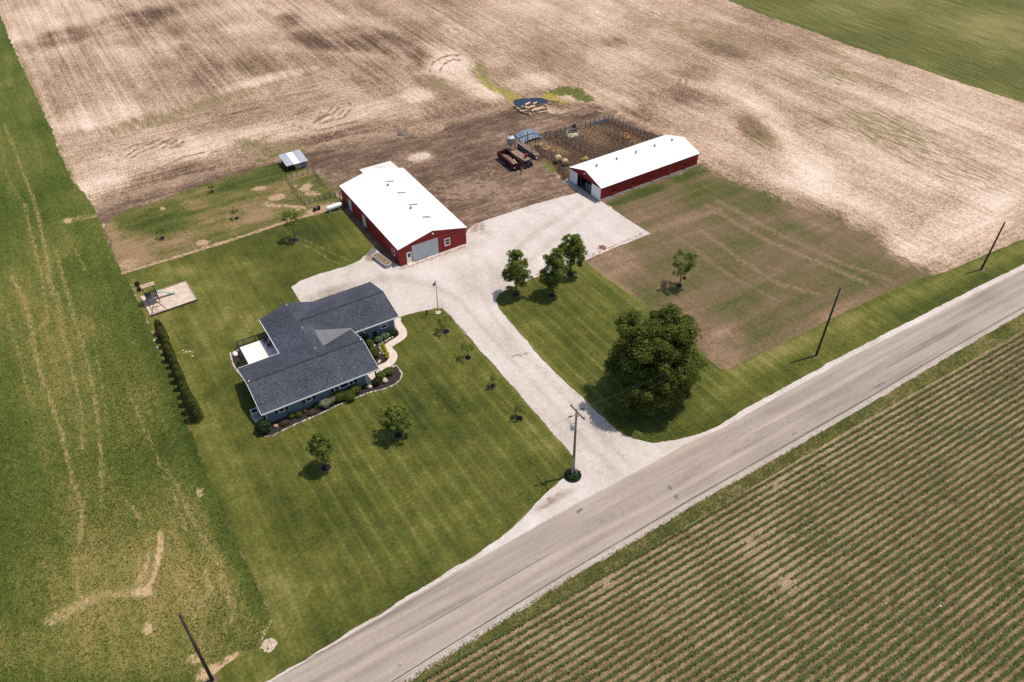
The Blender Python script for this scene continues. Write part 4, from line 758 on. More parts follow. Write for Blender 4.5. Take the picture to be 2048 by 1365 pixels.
def rake(x, y0, yr, y1, ze, zr, s):
    m = WB(); m.extr([(x, y0, ze - .16), (x, y0, ze + .01), (x, yr, zr + .01), (x, y1, ze + .01), (x, y1, ze - .16), (x, yr, zr - .16)], (s * .04, 0, 0)); m.put('rake_board', white_m, Hs)
rake(XL - .002, YF, YR, YB, ZE, ZR, -1); rake(XR + .002, YF, YR, YB, ZE, ZR, 1); rake(30.952, 79.12, 83.87, 88.65, ZE, 3.9, 1)
for (x, y, z, r_, h) in ((18.2, 87.9, 3.88, .06, .3), (18.3, 82.0, 3.86, .06, .3), (18.25, 77.2, 3.85, .06, .3), (9.05, 75.6, 4.0, .08, .16), (23.9, 75.6, 4.0, .08, .16), (13.2, 77.3, 3.4, .05, .22)):
    WB().tube([(x, y, z), (x, y, z + h)], r_, 8).put('roof_vent', white_m if y != 77.3 else shutter_m, Hs)
for (x0, x1) in ((10.9, 11.58), (14.42, 15.1)):
    window_y(Hs, None, x0, x1, 1.25, 2.2, 71.5)
    for sx in (x0 - .47, x1 + .12): WB().box(sx, sx + .35, 71.44, 71.51, 1.2, 2.25).put('shutter', shutter_m, Hs)
for (x0, x1) in ((18.2, 18.72), (18.92, 20.0), (20.2, 20.7)): window_y(Hs, None, x0, x1, 1.2, 2.2, 71.5, 1 if x1 - x0 > .8 else 2)
for sx in (17.7, 20.85): WB().box(sx, sx + .36, 71.44, 71.51, 1.15, 2.25).put('shutter', shutter_m, Hs)
for (x0, x1) in ((25.02, 25.8), (28.35, 29.15)): window_y(Hs, None, x0, x1, 1.2, 2.1, 79.65)
WB().box(9.26, 9.36, 71.44, 71.56, 0, 2.6).put('corner_board', white_m, Hs)
WB().box(22.42, 22.52, 71.43, 71.53, 0, 2.6).put('downspout', white_m, Hs); WB().box(30.28, 30.38, 79.58, 79.68, 0, 2.6).put('downspout', white_m, Hs)
WB().box(22.53, 24.05, 71.2, 74.2, .0, .16).put('porch_floor', walk_m, Hs)
WB().box(23.72, 23.88, 71.35, 71.51, .16, 2.5).put('porch_post', plain('maroon_post', (.06, .018, .02), .6, .1, 3), Hs)
o = WB().box(22.52, 22.56, 72.4, 73.4, .17, 2.2).put('door', plain('maroon_door', (.05, .015, .018), .5, .1, 3), Hs); WB().tube([(22.6, 73.3, 1.1), (22.6, 73.2, 1.1)], .03, 6).put('door_handle', white_m, Hs).parent = o
o = WB().box(14.8, 14.86, 82.2, 84.2, .15, 2.2).put('patio_door', glass_m, Hs)
m = WB(); m.box(14.78, 14.86, 82.08, 82.2, .15, 2.32); m.box(14.78, 14.86, 84.2, 84.32, .15, 2.32); m.box(14.78, 14.86, 82.2, 84.2, 2.2, 2.32); m.put('frame', white_m, Hs).parent = o
WB().box(10.5, 14.84, 79.8, 87.4, .0, .15).put('patio', plain('patio_concrete', (.74, .70, .66), .85, .04, 1.2), Hs)
rail_m = plain('dark_rail', (.016, .022, .02), .5, .1, 4)
RL = thing('patio_railing', 'dark rail round the white patio beside the house', 'railing', (10.4, 87.5, .03))
for (x, y) in ((10.4, 80.6), (10.4, 82.8), (10.4, 85.2), (10.4, 87.5), (11.3, 87.5), (12.9, 87.5), (14.5, 87.5)): WB().box(x - .06, x + .06, y - .06, y + .06, .0, 1.12).put('post', rail_m, RL)
WB().box(10.33, 10.47, 80.6, 87.57, 1.1, 1.17).put('top_rail', rail_m, RL); WB().box(10.47, 14.6, 87.43, 87.57, 1.1, 1.17).put('top_rail', rail_m, RL)
WB().box(10.36, 10.44, 80.7, 87.4, .25, .32).put('bottom_rail', rail_m, RL); WB().box(10.5, 14.5, 87.46, 87.54, .25, .32).put('bottom_rail', rail_m, RL)
m = WB()
for k in range(30): m.box(10.385, 10.415, 80.8 + k * .22, 80.83 + k * .22, .3, 1.1)
for k in range(18): m.box(10.6 + k * .22, 10.63 + k * .22, 87.485, 87.515, .3, 1.1)
tag(m.put('balusters', rail_m, RL), kind='stuff')
def chair(label, x, y, rz, col):
    T = thing('patio_chair', label, 'chair', (x, y, .18), rz, 'patio chairs'); mt = plain('chair_' + col, (.14, .012, .018), .5, .1, 4)
    MB().box(-.26, .26, -.26, .26, .36, .42).build('seat', mt, T, bevel=.02); MB().extr([(-.26, .22, .42), (.26, .22, .42), (.26, .3, .42), (-.26, .3, .42)], (0, .14, .5)).build('backrest', mt, T)
    for sx in (-.23, .23):
        for sy in (-.23, .23): MB().box(sx - .025, sx + .025, sy - .025, sy + .025, 0, .36).build('leg', mt, T)
        MB().box(sx - .04, sx + .04, -.24, .26, .58, .62).build('armrest', mt, T)
chair('dark red patio chair by the railing, farther of two', 13.9, 86.5, -1.3, 'red'); chair('dark red patio chair against the house wall, nearer of two', 14.1, 85.3, -1.7, 'red')
sideb = sheet('side_bed', [(10.33, 80.9), (10.33, 87.3), (9.3, 86.6), (8.9, 84.6), (9.0, 82.0)], .04, plain('bed_mulch', (.03, .022, .019)), .05, .3)
m = MB()
for k in range(26):
    t_ = k / 25; p = (9.2 - .35 * math.sin(t_ * 3.14), 81.2 + t_ * 5.8); m.ball((p[0], p[1], .1), (.16, .13, .11), 6, 4, .3, k)
tag(m.build('stone_edging', stone_m, sideb), kind='stuff')
boulder('white boulder in the bed beside the patio rail', Vector((9.7, 86.3, 0)), (.5, .4, .3), 8, plain('white_rock', (.7, .66, .6), .9, .1, 2))
boulder('tan boulder at the corner of the patio bed', Vector((10.15, 86.9, 0)), (.25, .22, .22), 9)
shrub('shrub', 'dark leafy plants in the bed left of the patio', Vector((9.6, 83.3, 0)), (.55, .8, .45), 'dark', 420, .18, 240)
# condenser and pad on the west end
AC = thing('air_conditioner', 'grey air conditioner box against the left end of the house', 'air conditioner', (8.4, 73.6, .03))
gm = plain('ac_grey', (.34, .40, .42), .5, .08, 3)
MB().box(-.5, .5, -.5, .5, 0, .08).build('pad', walk_m, AC); MB().box(-.42, .42, -.42, .42, .08, .95).build('casing', gm, AC, bevel=.03)
m = MB(); m.box(-.44, .44, -.44, -.38, .95, 1.0); m.box(-.44, .44, .38, .44, .95, 1.0); m.box(-.44, -.38, -.38, .38, .95, 1.0); m.box(.38, .44, -.38, .38, .95, 1.0); m.build('rim', white_m, AC)
MB().lathe([(.36, .952), (.36, .965), (.05, .968)], 16).build('fan_grille', shutter_m, AC)
ST = thing('wood_steps', 'pale wooden side step beside the air conditioner', 'steps', (8.45, 72.35, .03))
for k, (z, d) in enumerate(((.18, .0), (.36, .3))): MB().box(-.5, .6, -.45 + d, .45, z - .06, z).build('tread', plain('grey_board', (.36, .38, .38), .8, .1, 3), ST)
for sx in (-.46, .5): MB().box(sx, sx + .06, -.4, .44, 0, .12).build('stringer', plain('grey_board', (.36, .38, .38)), ST)

# ---- barn A: workshop
red_lo, red_hi = A(126, 28, 28, .95), A(152, 42, 40, .95)
redX = ribbed('red_siding_x', red_lo, red_hi, 'X'); redY = ribbed('red_siding_y', red_lo, red_hi, 'Y')
roofA = metal_roof('white_metal_roof', (.80, .79, .78), .9, 'Y'); roofB = metal_roof('white_metal_roof_long', (.80, .79, .78), .9, 'X')
Ba = thing('workshop_barn', 'wide red metal barn with white roof, skylights and grey sliding door', 'barn', (43.7, 105.0, .04))
x0, x1, y0, y1, ez, rz_, xr = 37.78, 49.66, 93.4, 116.45, 3.12, 4.55, 43.72
m = WB(); m.extr([(x0, y0, -.04), (x1, y0, -.04), (x1, y0, ez - .12), (xr, y0, rz_ - .12), (x0, y0, ez - .12)], (0, .12, 0)); wf = m.put('front_wall', redX, Ba)
m = WB(); m.extr([(x0, y1 - .12, -.04), (x1, y1 - .12, -.04), (x1, y1 - .12, ez - .12), (xr, y1 - .12, rz_ - .12), (x0, y1 - .12, ez - .12)], (0, .12, 0)); m.put('back_wall', redX, Ba)
wl_ = WB().box(x0, x0 + .12, y0 + .12, y1 - .12, -.04, ez - .1).put('side_wall', redY, Ba); WB().box(x1 - .12, x1, y0 + .12, y1 - .12, -.04, ez - .1).put('side_wall', redY, Ba)
s = (rz_ - ez) / (xr - x0); ov = .16
m = WB(); m.slab([(x0 - ov, y0 - .12, ez - s * ov), (xr, y0 - .12, rz_), (xr, y1 + .12, rz_), (x0 - ov, y1 + .12, ez - s * ov)], .06); m.slab([(xr, y0 - .12, rz_), (x1 + ov, y0 - .12, ez - s * ov), (x1 + ov, y1 + .12, ez - s * ov), (xr, y1 + .12, rz_)], .06); rfA = m.put('roof', roofA, Ba)
m = WB(); m.slab([(xr - .2, y0 - .13, rz_ - .035), (xr, y0 - .13, rz_ + .02), (xr, y1 + .13, rz_ + .02), (xr - .2, y1 + .13, rz_ - .035)], .015); m.slab([(xr, y0 - .13, rz_ + .02), (xr + .2, y0 - .13, rz_ - .035), (xr + .2, y1 + .13, rz_ - .035), (xr, y1 + .13, rz_ + .02)], .015)
m.put('ridge_cap', plain('cap_white', (.72, .71, .70), .5, .03, 2), Ba).parent = rfA
redtrim = plain('red_trim', A(150, 40, 40, .8), .6, .05, 3)
m = WB(); yy = y0 - .14
for (xa, xb, za, zb) in ((x0 - ov, xr, ez - s * ov, rz_), (xr, x1 + ov, rz_, ez - s * ov)): m.extr([(xa, yy, za - .22), (xb, yy, zb - .22), (xb, yy, zb - .062), (xa, yy, za - .062)], (0, .018, 0))
m.put('rake_trim', redtrim, Ba)
slM = plain('skylight', (.27, .21, .21), .25, .1, 2, spec=.6)
for yc in (111.3, 106.8, 102.3, 97.75):
    z = lambda x: rz_ - s * (x - xr) + .012
    m = WB(); m.slab([(44.15, yc - .28, z(44.15)), (45.65, yc - .28, z(45.65)), (45.65, yc + .28, z(45.65)), (44.15, yc + .28, z(44.15))], .02); m.put('skylight', slM, Ba).parent = rfA
vent_m = plain('galv_vent', (.30, .30, .30), .45, .12, 5, metal=.4)
for yc in (109.7, 101.0):
    m = WB(); m.lathe([(.12, 0), (.12, .16), (.22, .2), (.2, .34), (.05, .42)], 12, (xr + .12, yc, rz_ - .03)); m.put('roof_vent', vent_m, Ba, True).parent = rfA
# front: door, sliding door, window, lamp
o = WB().box(39.0, 39.86, y0 - .04, y0 + .01, .03, 2.02).put('door', white_m, Ba); WB().box(39.2, 39.66, y0 - .05, y0 - .041, 1.1, 1.8).put('pane', glass_m, Ba).parent = o; WB().tube([(39.75, y0 - .1, 1.0), (39.75, y0 - .03, 1.0)], .03, 6).put('door_handle', shutter_m, Ba).parent = o
slide_m = plain('grey_door', (.47, .50, .53), .5, .04, 1.5)
m = WB(); m.box(39.97, 44.55, y0 - .1, y0 - .05, .03, 3.0)
for k in range(20): m.box(40.05 + k * .228, 40.12 + k * .228, y0 - .125, y0 - .098, .05, 2.98)
o = m.put('sliding_door', slide_m, Ba)
m = WB(); m.box(39.9, 48.4, y0 - .14, y0 - .02, 3.01, 3.1) if False else m.box(44.56, 48.6, y0 - .12, y0 - .02, 3.0, 3.07); m.put('door_track', plain('track_red', A(178, 70, 60, .8), .5, .05, 3), Ba)
WB().box(39.9, 44.56, y0 - .13, y0 - .02, 3.01, 3.08).put('door_track', plain('track_red', A(178, 70, 60)), Ba)
WB().box(44.55, 44.6, y0 - .12, y0 - .02, .03, 3.0).put('door_jamb', shutter_m, Ba)
window_y(Ba, None, 45.82, 46.55, 1.0, 2.1, y0, 2, True, .13)
m = WB(); m.box(43.62, 43.76, y0 - .04, y0, 4.0, 4.15); m.tube([(43.69, y0 - .04, 4.08), (43.69, y0 - .25, 4.12)], .03, 6); m.lathe([(.02, .06), (.12, .0), (.1, -.1)], 10, (43.69, y0 - .28, 4.1)); m.put('yard_lamp', white_m, Ba)
for (yc, z0, z1, wd, nm) in ((95.5, .85, 1.8, .8, 'window'), (106.8, .05, 2.05, .95, 'door'), (112.7, .05, 2.05, .95, 'door')):
    o = WB().box(x0 - .03, x0 + .01, yc - wd / 2, yc + wd / 2, z0, z1).put(nm, glass_m if nm == 'window' else plain('pale_door', (.52, .58, .60), .5, .05, 2), Ba)
    m = WB(); f = .1; m.box(x0 - .06, x0 + .01, yc - wd / 2 - f, yc - wd / 2, z0, z1 + f); m.box(x0 - .06, x0 + .01, yc + wd / 2, yc + wd / 2 + f, z0, z1 + f); m.box(x0 - .062, x0 + .01, yc - wd / 2, yc + wd / 2, z1, z1 + f)
    if nm == 'window': m.box(x0 - .062, x0 + .01, yc - wd / 2, yc + wd / 2, z0 - f, z0)
    m.put('frame', white_m, Ba).parent = o
# lean-to behind
m = WB(); m.box(43.3, 43.4, 116.5, 120.3, -.04, 2.75); m.box(48.9, 49.0, 116.5, 120.3, -.04, 2.75); m.box(43.4, 48.9, 120.2, 120.3, -.04, 2.65); m.put('lean_to_wall', redY, Ba)
m = WB(); m.slab([(43.05, 116.6, 3.0), (49.2, 116.6, 3.0), (49.2, 120.6, 2.82), (43.05, 120.6, 2.82)], .05); o = m.put('lean_to_roof', plain('lean_white', (.66, .60, .55), .5, .06, 1), Ba)
WB().slab([(46.0, 117.9, 2.96), (46.8, 117.9, 2.96), (46.8, 119.3, 2.9), (46.0, 119.3, 2.9)], .02).put('skylight', plain('lean_light', (.42, .50, .56), .3, .05, 2), Ba).parent = o
WB().box(37.3, 37.42, 116.3, 116.42, -.04, 1.9).put('gate_post', plain('red_post', (.12, .02, .02)), Ba)

# ---- barn B: long livestock barn
Bb = thing('livestock_barn', 'long red livestock barn with white roof and open white doors', 'barn', (76.0, 92.47, .05), R(1.77))
LB, WBW, eB, rB = 23.1, 8.9, 2.72, 4.06; sB = (rB - eB) / (WBW / 2)
base_m = plain('barn_concrete', (.42, .40, .37), .9, .12, 2); bay_m = plain('barn_floor', (.10, .085, .07), .95, .3, 2)
zr = lambda y: eB + sB * min(y, WBW - y) - .1
m = MB(); m.extr([(0, 0, .3), (0, .0, zr(0)), (0, 2.45, zr(2.45)), (0, 2.45, .3)], (.1, 0, 0)); m.extr([(0, 6.55, -.05), (0, 6.55, zr(6.55)), (0, 8.9, zr(8.9)), (0, 8.9, -.05)], (.1, 0, 0)); m.extr([(0, 2.45, 2.35), (0, 2.45, zr(2.45)), (0, 4.45, zr(4.45)), (0, 6.55, zr(6.55)), (0, 6.55, 2.35)], (.1, 0, 0)); m.build('front_wall', redY, Bb)
m = MB(); m.extr([(LB - .1, 0, -.05), (LB - .1, 8.9, -.05), (LB - .1, 8.9, zr(0)), (LB - .1, 4.45, zr(4.45)), (LB - .1, 0, zr(0))], (.1, 0, 0)); m.build('back_wall', redY, Bb)
MB().box(.1, LB - .1, 0, .1, .3, zr(0)).build('side_wall', redX, Bb); MB().box(.1, LB - .1, 8.8, 8.9, -.05, zr(0)).build('side_wall', redX, Bb)
MB().box(-.03, LB + .03, -.05, .12, -.05, .33).build('plinth', base_m, Bb)
MB().box(.1, LB - .1, .12, 8.8, -.05, .03).build('floor', bay_m, Bb)
ob = .17; m = MB(); m.slab([(-.15, -ob, eB - sB * ob), (LB + .15, -ob, eB - sB * ob), (LB + .15, 4.45, rB), (-.15, 4.45, rB)], .06); m.slab([(-.15, 4.45, rB), (LB + .15, 4.45, rB), (LB + .15, 8.9 + ob, eB - sB * ob), (-.15, 8.9 + ob, eB - sB * ob)], .06); rfB = m.build('roof', roofB, Bb)
m = MB()
for (ya, yb, za, zb) in ((-ob, 4.45, eB - sB * ob, rB), (4.45, 8.9 + ob, rB, eB - sB * ob)): m.extr([(-.17, ya, za - .2), (-.17, yb, zb - .2), (-.17, yb, zb - .062), (-.17, ya, za - .062)], (.018, 0, 0))
m.box(-.15, LB + .15, -ob - .02, -ob, eB - sB * ob - .2, eB - sB * ob - .062); m.build('eave_trim', plain('maroon_trim', A(96, 30, 44, .8), .6, .05, 3), Bb)
dwhite = plain('door_white', (.74, .75, .78), .55, .03, 1.2)
for (ya, yb) in ((6.62, 8.86), (.02, 2.5)):
    m = MB(); m.box(-.09, -.03, ya, yb, .12, 2.48)
    for k in range(9): m.box(-.108, -.088, ya + .1 + k * (yb - ya - .2) / 8.0 - .03, ya + .1 + k * (yb - ya - .2) / 8.0 + .03, .14, 2.46)
    m.build('sliding_door', dwhite, Bb)
MB().box(-.12, -.01, .1, 8.8, 2.5, 2.57).build('door_track', plain('track_dark', (.10, .02, .025)), Bb)
gate_m = plain('gate_steel', (.30, .36, .38), .45, .1, 4, metal=.3)
g = []
m = MB()
for z in (.3, .55, .8, 1.05, 1.3, 1.52): m.tube([(.3, 2.6, z), (.3, 4.5, z)], .03, 6)
for y in (2.6, 3.55, 4.5): m.tube([(.3, y, .2), (.3, y, 1.56)], .035, 6)
m.build('pipe_gate', gate_m, Bb)
MB().box(.4, .55, 6.2, 6.35, .03, 2.6).build('inner_post', bark_m, Bb); MB().box(4.4, 4.55, 2.4, 2.55, .03, 2.9).build('inner_post', bark_m, Bb)
m = MB(); m.box(.5, LB - .5, 2.5, 2.6, .4, .55); m.box(.5, LB - .5, 2.5, 2.6, .9, 1.05); m.box(.5, LB - .5, 2.5, 2.6, 1.3, 1.4); m.build('pen_rail', bark_m, Bb)
m = MB(); m.lathe([(.02, .08), (.12, .0), (.1, -.08)], 10, (-.28, 4.45, 3.5)); m.tube([(-.28, 4.45, 3.56), (0, 4.45, 3.56)], .03, 6); m.build('yard_lamp', white_m, Bb)
for i, xx in enumerate((2.9, 7.35, 11.9, 16.1, 19.9)):
    o = MB().extr([(xx, -.02, .85), (xx + .3, -.02, 1.15), (xx + .3, -.02, 1.45), (xx, -.02, 1.6), (xx - .3, -.02, 1.35), (xx - .3, -.02, 1.05)] if i != 3 else [(xx - .1, -.02, .95), (xx + .12, -.02, .95), (xx + .12, -.02, 1.6), (xx - .1, -.02, 1.6)], (0, .03, 0)).build('window', glass_m if i != 3 else plain('faded_patch', (.22, .06, .06)), Bb)
    MB().box(xx - .36, xx + .36, -.1, -.001, .74, .8).build('sill', plain('red_sill', A(160, 60, 56, .8)), Bb).parent = o
for xx in (2.4, 7.0, 11.5, 16.0, 20.3):
    m = MB(); m.tube([(xx, 4.5, rB - .05), (xx, 4.5, rB + .2)], .13, 10); m.lathe([(.2, .18), (.22, .3), (.16, .42), (.03, .46)], 12, (xx, 4.5, rB)); m.build('roof_vent', vent_m, Bb, True).parent = rfB
# concrete apron at the barn doors
c_ = Bb.location; cr, sr_ = math.cos(R(1.77)), math.sin(R(1.77)); LOC = lambda x, y: (c_.x + x * cr - y * sr_, c_.y + x * sr_ + y * cr)
sheet('concrete_apron', [LOC(-1.3, -.2), LOC(.0, -.2), LOC(.0, 9.6), LOC(-1.3, 9.3)], .062, plain('apron_concrete', A(186, 178, 170), .9, .08, 1, local=False), .03, .4)

# ---- small field shed
Sh = thing('field_shed', 'small lean-to field shed with grey and white metal roof', 'shed', (35.3, 134.9, .02))
SZ = (1.7, 1.3)
pz = lambda y: SZ[1] + (SZ[0] - SZ[1]) * (y - 131.5) / 3.8
for i, (xa, xb, mt) in enumerate(((33.15, 34.6, plain('galv_sheet', (.44, .45, .48), .4, .1, 2, metal=.2)), (34.6, 35.8, plain('white_sheet', (.76, .75, .74), .5, .05, 2)), (35.8, 37.35, plain('galv_sheet', (.44, .45, .48))))):
    m = WB(); m.slab([(xa, 131.5, pz(131.5) + .004 * i), (xb, 131.5, pz(131.5) + .004 * i), (xb, 135.8, pz(135.2) + .004 * i), (xa, 135.8, pz(135.2) + .004 * i)], .03)
    for k in range(6): xx = xa + .1 + k * (xb - xa - .2) / 5; m.slab([(xx - .03, 131.5, pz(131.5) + .03), (xx + .03, 131.5, pz(131.5) + .03), (xx + .03, 135.8, pz(135.2) + .03), (xx - .03, 135.8, pz(135.2) + .03)], .03)
    m.put('roof_sheet', mt, Sh)
steel_b = plain('blue_sheet', (.20, .26, .30), .5, .1, 2); tan_b = plain('tan_board', (.46, .38, .30), .8, .12, 3)
WB().box(36.0, 37.1, 132.0, 132.06, -.02, pz(132.0) - .06).put('front_sheet', steel_b, Sh); WB().box(35.0, 36.0, 132.0, 132.06, -.02, pz(132.0) - .06).put('front_boards', tan_b, Sh)
WB().box(37.04, 37.1, 132.06, 134.9, -.02, 1.25).put('side_sheet', steel_b, Sh); WB().box(33.3, 37.04, 134.84, 134.9, -.02, pz(134.8) - .06).put('back_sheet', steel_b, Sh); WB().box(35.0, 35.06, 132.06, 134.8, -.02, 1.25).put('inner_wall', tan_b, Sh)
for (x, y) in ((33.35, 132.0), (33.35, 134.7)): WB().box(x - .06, x + .06, y - .06, y + .06, -.02, pz(y) - .05).put('post', bark_m, Sh)

# ================================================================== poles and wires
pole_m = plain('creosote_pole', (.050, .038, .032), .85, .25, 1.2, stretch=(6, 6, .6)); pole_grey = plain('weathered_pole', (.16, .13, .115), .85, .25, 1.2, stretch=(6, 6, .6))
steel_m = plain('grey_steel', (.38, .40, .42), .4, .1, 4, metal=.4); ins_m = plain('insulator', (.045, .03, .028), .4, .1, 4)
def pole_top(pb, pt):
    b = P(*pb); h = HGT(pb, pt); t = P(pt[0], pt[1], h); return b, Vector((t.x - b.x, t.y - b.y, h))
pl = [('weathered bare pole at the bottom left corner of the hay field', (425, 1361), (365, 1230), pole_m), ('bare dark pole on the verge right of the big maple', (1632, 712), (1683, 580), pole_m), ('bare dark pole on the verge at the far right', (1962, 540), (2011, 448), pole_m)]
tops = {}
for lb, pb, pt, mt in pl:
    b, tv = pole_top(pb, pt); tv.x *= .4; tv.y *= .4
    T = thing('utility_pole', lb, 'utility pole', (b.x, b.y, .02), 0, 'roadside utility poles')
    MB().tube([(0, 0, -.02), tv * .5, tv], [.17, .145, .12], 10).build('shaft', mt, T, True)
    MB().lathe([(.10, .0), (.10, .22), (.04, .25)], 8, tuple(tv)).build('top_pin', ins_m, T)
    tops[pb] = Vector((b.x, b.y, .02)) + tv + Vector((0, 0, .22))
    m = MB(); n = 18
    m.add([(b.x + (.55 + .2 * mnoise.noise(Vector((k, b.x, 0)))) * math.cos(2 * math.pi * k / n), b.y + (.55 + .2 * mnoise.noise(Vector((k, b.x, 4)))) * math.sin(2 * math.pi * k / n), .036) for k in range(n)], [tuple(range(n))])
    tag(m.build('bare_patch', ring_m, None), kind='structure')
b, tv = pole_top((1146, 951), (1150, 820)); tv = Vector((tv.x * .5, tv.y * .5, tv.z))
UP = thing('utility_pole', 'utility pole with crossarm and transformer at the drive entrance', 'utility pole', (b.x, b.y, .03), 0, 'roadside utility poles')
MB().tube([(0, 0, -.03), tv * .5, tv], [.17, .145, .11], 10).build('shaft', pole_grey, UP, True)
hh = tv.z; ax = Vector((tv.x, tv.y, 0)); at = lambda z: Vector((tv.x * z / hh, tv.y * z / hh, z))
o = MB().box(-.05, .05, -1.25, 1.25, -.06, .06).build('crossarm', pole_m, UP); o.location = at(hh - .5) + Vector((.15, 0, 0))
for y in (-1.15, 1.15):
    for sx in (-.0,): MB().lathe([(.03, 0), (.06, .06), (.05, .14), (.07, .18), (.02, .24)], 8, (0, y, .06)).build('insulator', ins_m, UP).parent = o
for sgn, zz in ((1, hh - .18), (-1, hh - .72)):
    m = MB(); m.tube([(0, 0, 0), (sgn * .95, sgn * -.1, .0)], .025, 6)
    for k in (.62, .75, .88): m.lathe([(.09, -.03), (.11, 0), (.09, .03)], 10, (sgn * k, sgn * -.1 * k, 0))
    oo = m.build('standoff_insulator', ins_m, UP); oo.location = at(zz)
m = MB(); m.lathe([(.2, 0), (.24, .04), (.24, .72), (.2, .8), (.05, .84)], 16); o = m.build('transformer', plain('transformer_grey', (.50, .54, .56), .4, .06, 3), UP, True); o.location = at(hh - 2.75) + Vector((-.46, -.05, 0))
for sx in (-.1, .1): MB().lathe([(.04, .8), (.06, .86), (.04, .94), (.06, 1.0), (.02, 1.08)], 8, (sx, 0, 0)).build('bushing', white_m, UP).parent = o
m = MB(); m.box(-.25, 0, -.05, .05, .15, .22); m.box(-.25, 0, -.05, .05, .55, .62); oo = m.build('bracket', steel_m, UP); oo.location = at(hh - 2.75)
m = MB(); m.lathe([(.03, 0), (.03, .3), (.05, .34)], 8, (.25, 0, 0)); m.box(0, .27, -.03, .03, .1, .15); oo = m.build('fuse_cutout', ins_m, UP); oo.location = at(hh - 1.2)
m = MB(); m.tube([(-.2, -.06, 0), (-.17, -.06, 3.2)], .045, 8); m.build('conduit', plain('conduit_grey', (.5, .52, .52)), UP)
m = MB(); m.tube([(.45, -.3, 0), (.14, -.06, 1.3)], .05, 6); m.build('cable_guard', plain('conduit_grey', (.5, .52, .52)), UP)
UPW = Vector((b.x, b.y, .03))
wire_m = plain('wire', (.06, .06, .06), .6, .05, 3)
def wire(label, a_, b_, sag=.7, r_=.010):
    pts = [a_.lerp(b_, k / 16) - Vector((0, 0, sag * 4 * (k / 16) * (1 - k / 16))) for k in range(17)]
    o = MB().tube(pts, r_, 4).build('power_line', wire_m); tag(o, label, 'power line', 'overhead power lines')
w0, w1, w2 = tops[(425, 1361)], tops[(1632, 712)], tops[(1962, 540)]
u_top = UPW + at(hh - .18) + Vector((.9, -.1, 0)); u_low = UPW + at(hh - .72) + Vector((-.9, .1, 0))
wire('upper overhead wire running from the transformer pole right past the maple', u_top, w1); wire('lower overhead wire running right from the transformer pole crossarm', UPW + at(hh - .5) + Vector((.15, -1.15, .3)), w1 - Vector((0, 0, .35)))
wire('overhead wire running left from the transformer pole', u_low, w0); wire('overhead wire between the two bare poles on the right verge', w1, w2)
mr = UPW; shr = shrub('ground_cover', 'round mound of dark plants at the foot of the transformer pole', Vector((mr.x - .12, mr.y - .05, 0)), (.95, .85, .28), 'dark', 700, .16, 250, 'shrub')
m = MB(); m.lathe([(1.02, 0), (1.05, .1), (.98, .1), (.97, .02)], 24, (mr.x - .12, mr.y - .05, .03)); tag(m.build('bed_edging', shutter_m), 'black round edging ring round the transformer pole base', 'edging')

# flagpole
b, tv = pole_top((876.3, 626), (870.3, 562)); FP = thing('flagpole', 'thin flagpole with a small limp red flag beside the drive', 'flagpole', (b.x, b.y, .03))
MB().lathe([(.42, 0), (.42, .06), (.36, .1), (.05, .11)], 18).build('concrete_base', walk_m, FP)
MB().tube([(0, 0, .1), (0, 0, tv.z)], [.055, .035], 8).build('pole', plain('bronze_pole', (.16, .12, .11), .4, .1, 3), FP, True); MB().ball((0, 0, tv.z + .05), (.07, .07, .07), 8, 6).build('finial', plain('finial', (.5, .42, .2)), FP, True)
m = MB(); vs = []
for i in range(7):
    for j in range(5): vs.append((-.04 - i * .075, .06 * math.sin(i * 1.4 + j * .5), tv.z - .15 - j * .12 - i * .05))
m.add(vs, [(i * 5 + j, i * 5 + j + 1, (i + 1) * 5 + j + 1, (i + 1) * 5 + j) for i in range(6) for j in range(4)]); m.build('flag', plain('flag_cloth', (.20, .03, .05), .8, .5, 5), FP, True)
m = MB(); m.lathe([(.12, 0), (.12, .7), (.1, .75), (.02, .78)], 10); o = m.build('utility_pedestal', plain('dark_green', (.03, .05, .03), .6, .1, 3)); pp = P(854, 629); o.location = (pp.x, pp.y, .03); tag(o, 'short dark green utility pedestal left of the flagpole', 'pedestal')

# ================================================================== play area
SB = thing('sandbox', 'pale rectangular sandbox edged with timbers behind the house', 'sandbox', (1.8, 100.85, .03), R(2.4))
sand_m = plain('play_sand', A(226, 202, 182), .95, .1, 1.2, bump=.02); tim_m = plain('timber', (.30, .24, .20), .9, .15, 3); timd = plain('dark_timber', (.10, .065, .05), .9, .15, 3)
m = MB(); n = 14
for i in range(n + 1):
    for j in range(n + 1): m.v.append((.12 + 6.56 * i / n, .12 + 5.5 * j / n, .12 + .05 * mnoise.noise(Vector((i * .6, j * .6, 0)))))
m.f = [(i * (n + 1) + j, (i + 1) * (n + 1) + j, (i + 1) * (n + 1) + j + 1, i * (n + 1) + j + 1) for i in range(n) for j in range(n)]; m.build('sand', sand_m, SB, True)
for k in range(3): MB().box(k * 2.267 + .005, (k + 1) * 2.267 - .005, 0, .12, 0, .26).build('timber', timd, SB); MB().box(k * 2.267 + .005, (k + 1) * 2.267 - .005, 5.62, 5.74, 0, .2).build('timber', tim_m, SB)
for k in range(2): MB().box(0, .12, .12 + k * 2.75 + .005, .12 + (k + 1) * 2.75 - .005, 0, .2).build('timber', tim_m, SB); MB().box(6.68, 6.8, .12 + k * 2.75 + .005, .12 + (k + 1) * 2.75 - .005, 0, .22).build('timber', tim_m, SB)
PS = thing('playset', 'wooden playset tower with green slide and swing frame in the sandbox', 'playset', (3.0, 104.2, .15), R(2))
wood_m = plain('play_wood', (.13, .085, .06), .85, .15, 3); deckw = plain('play_green', (.035, .060, .065), .7, .15, 3)
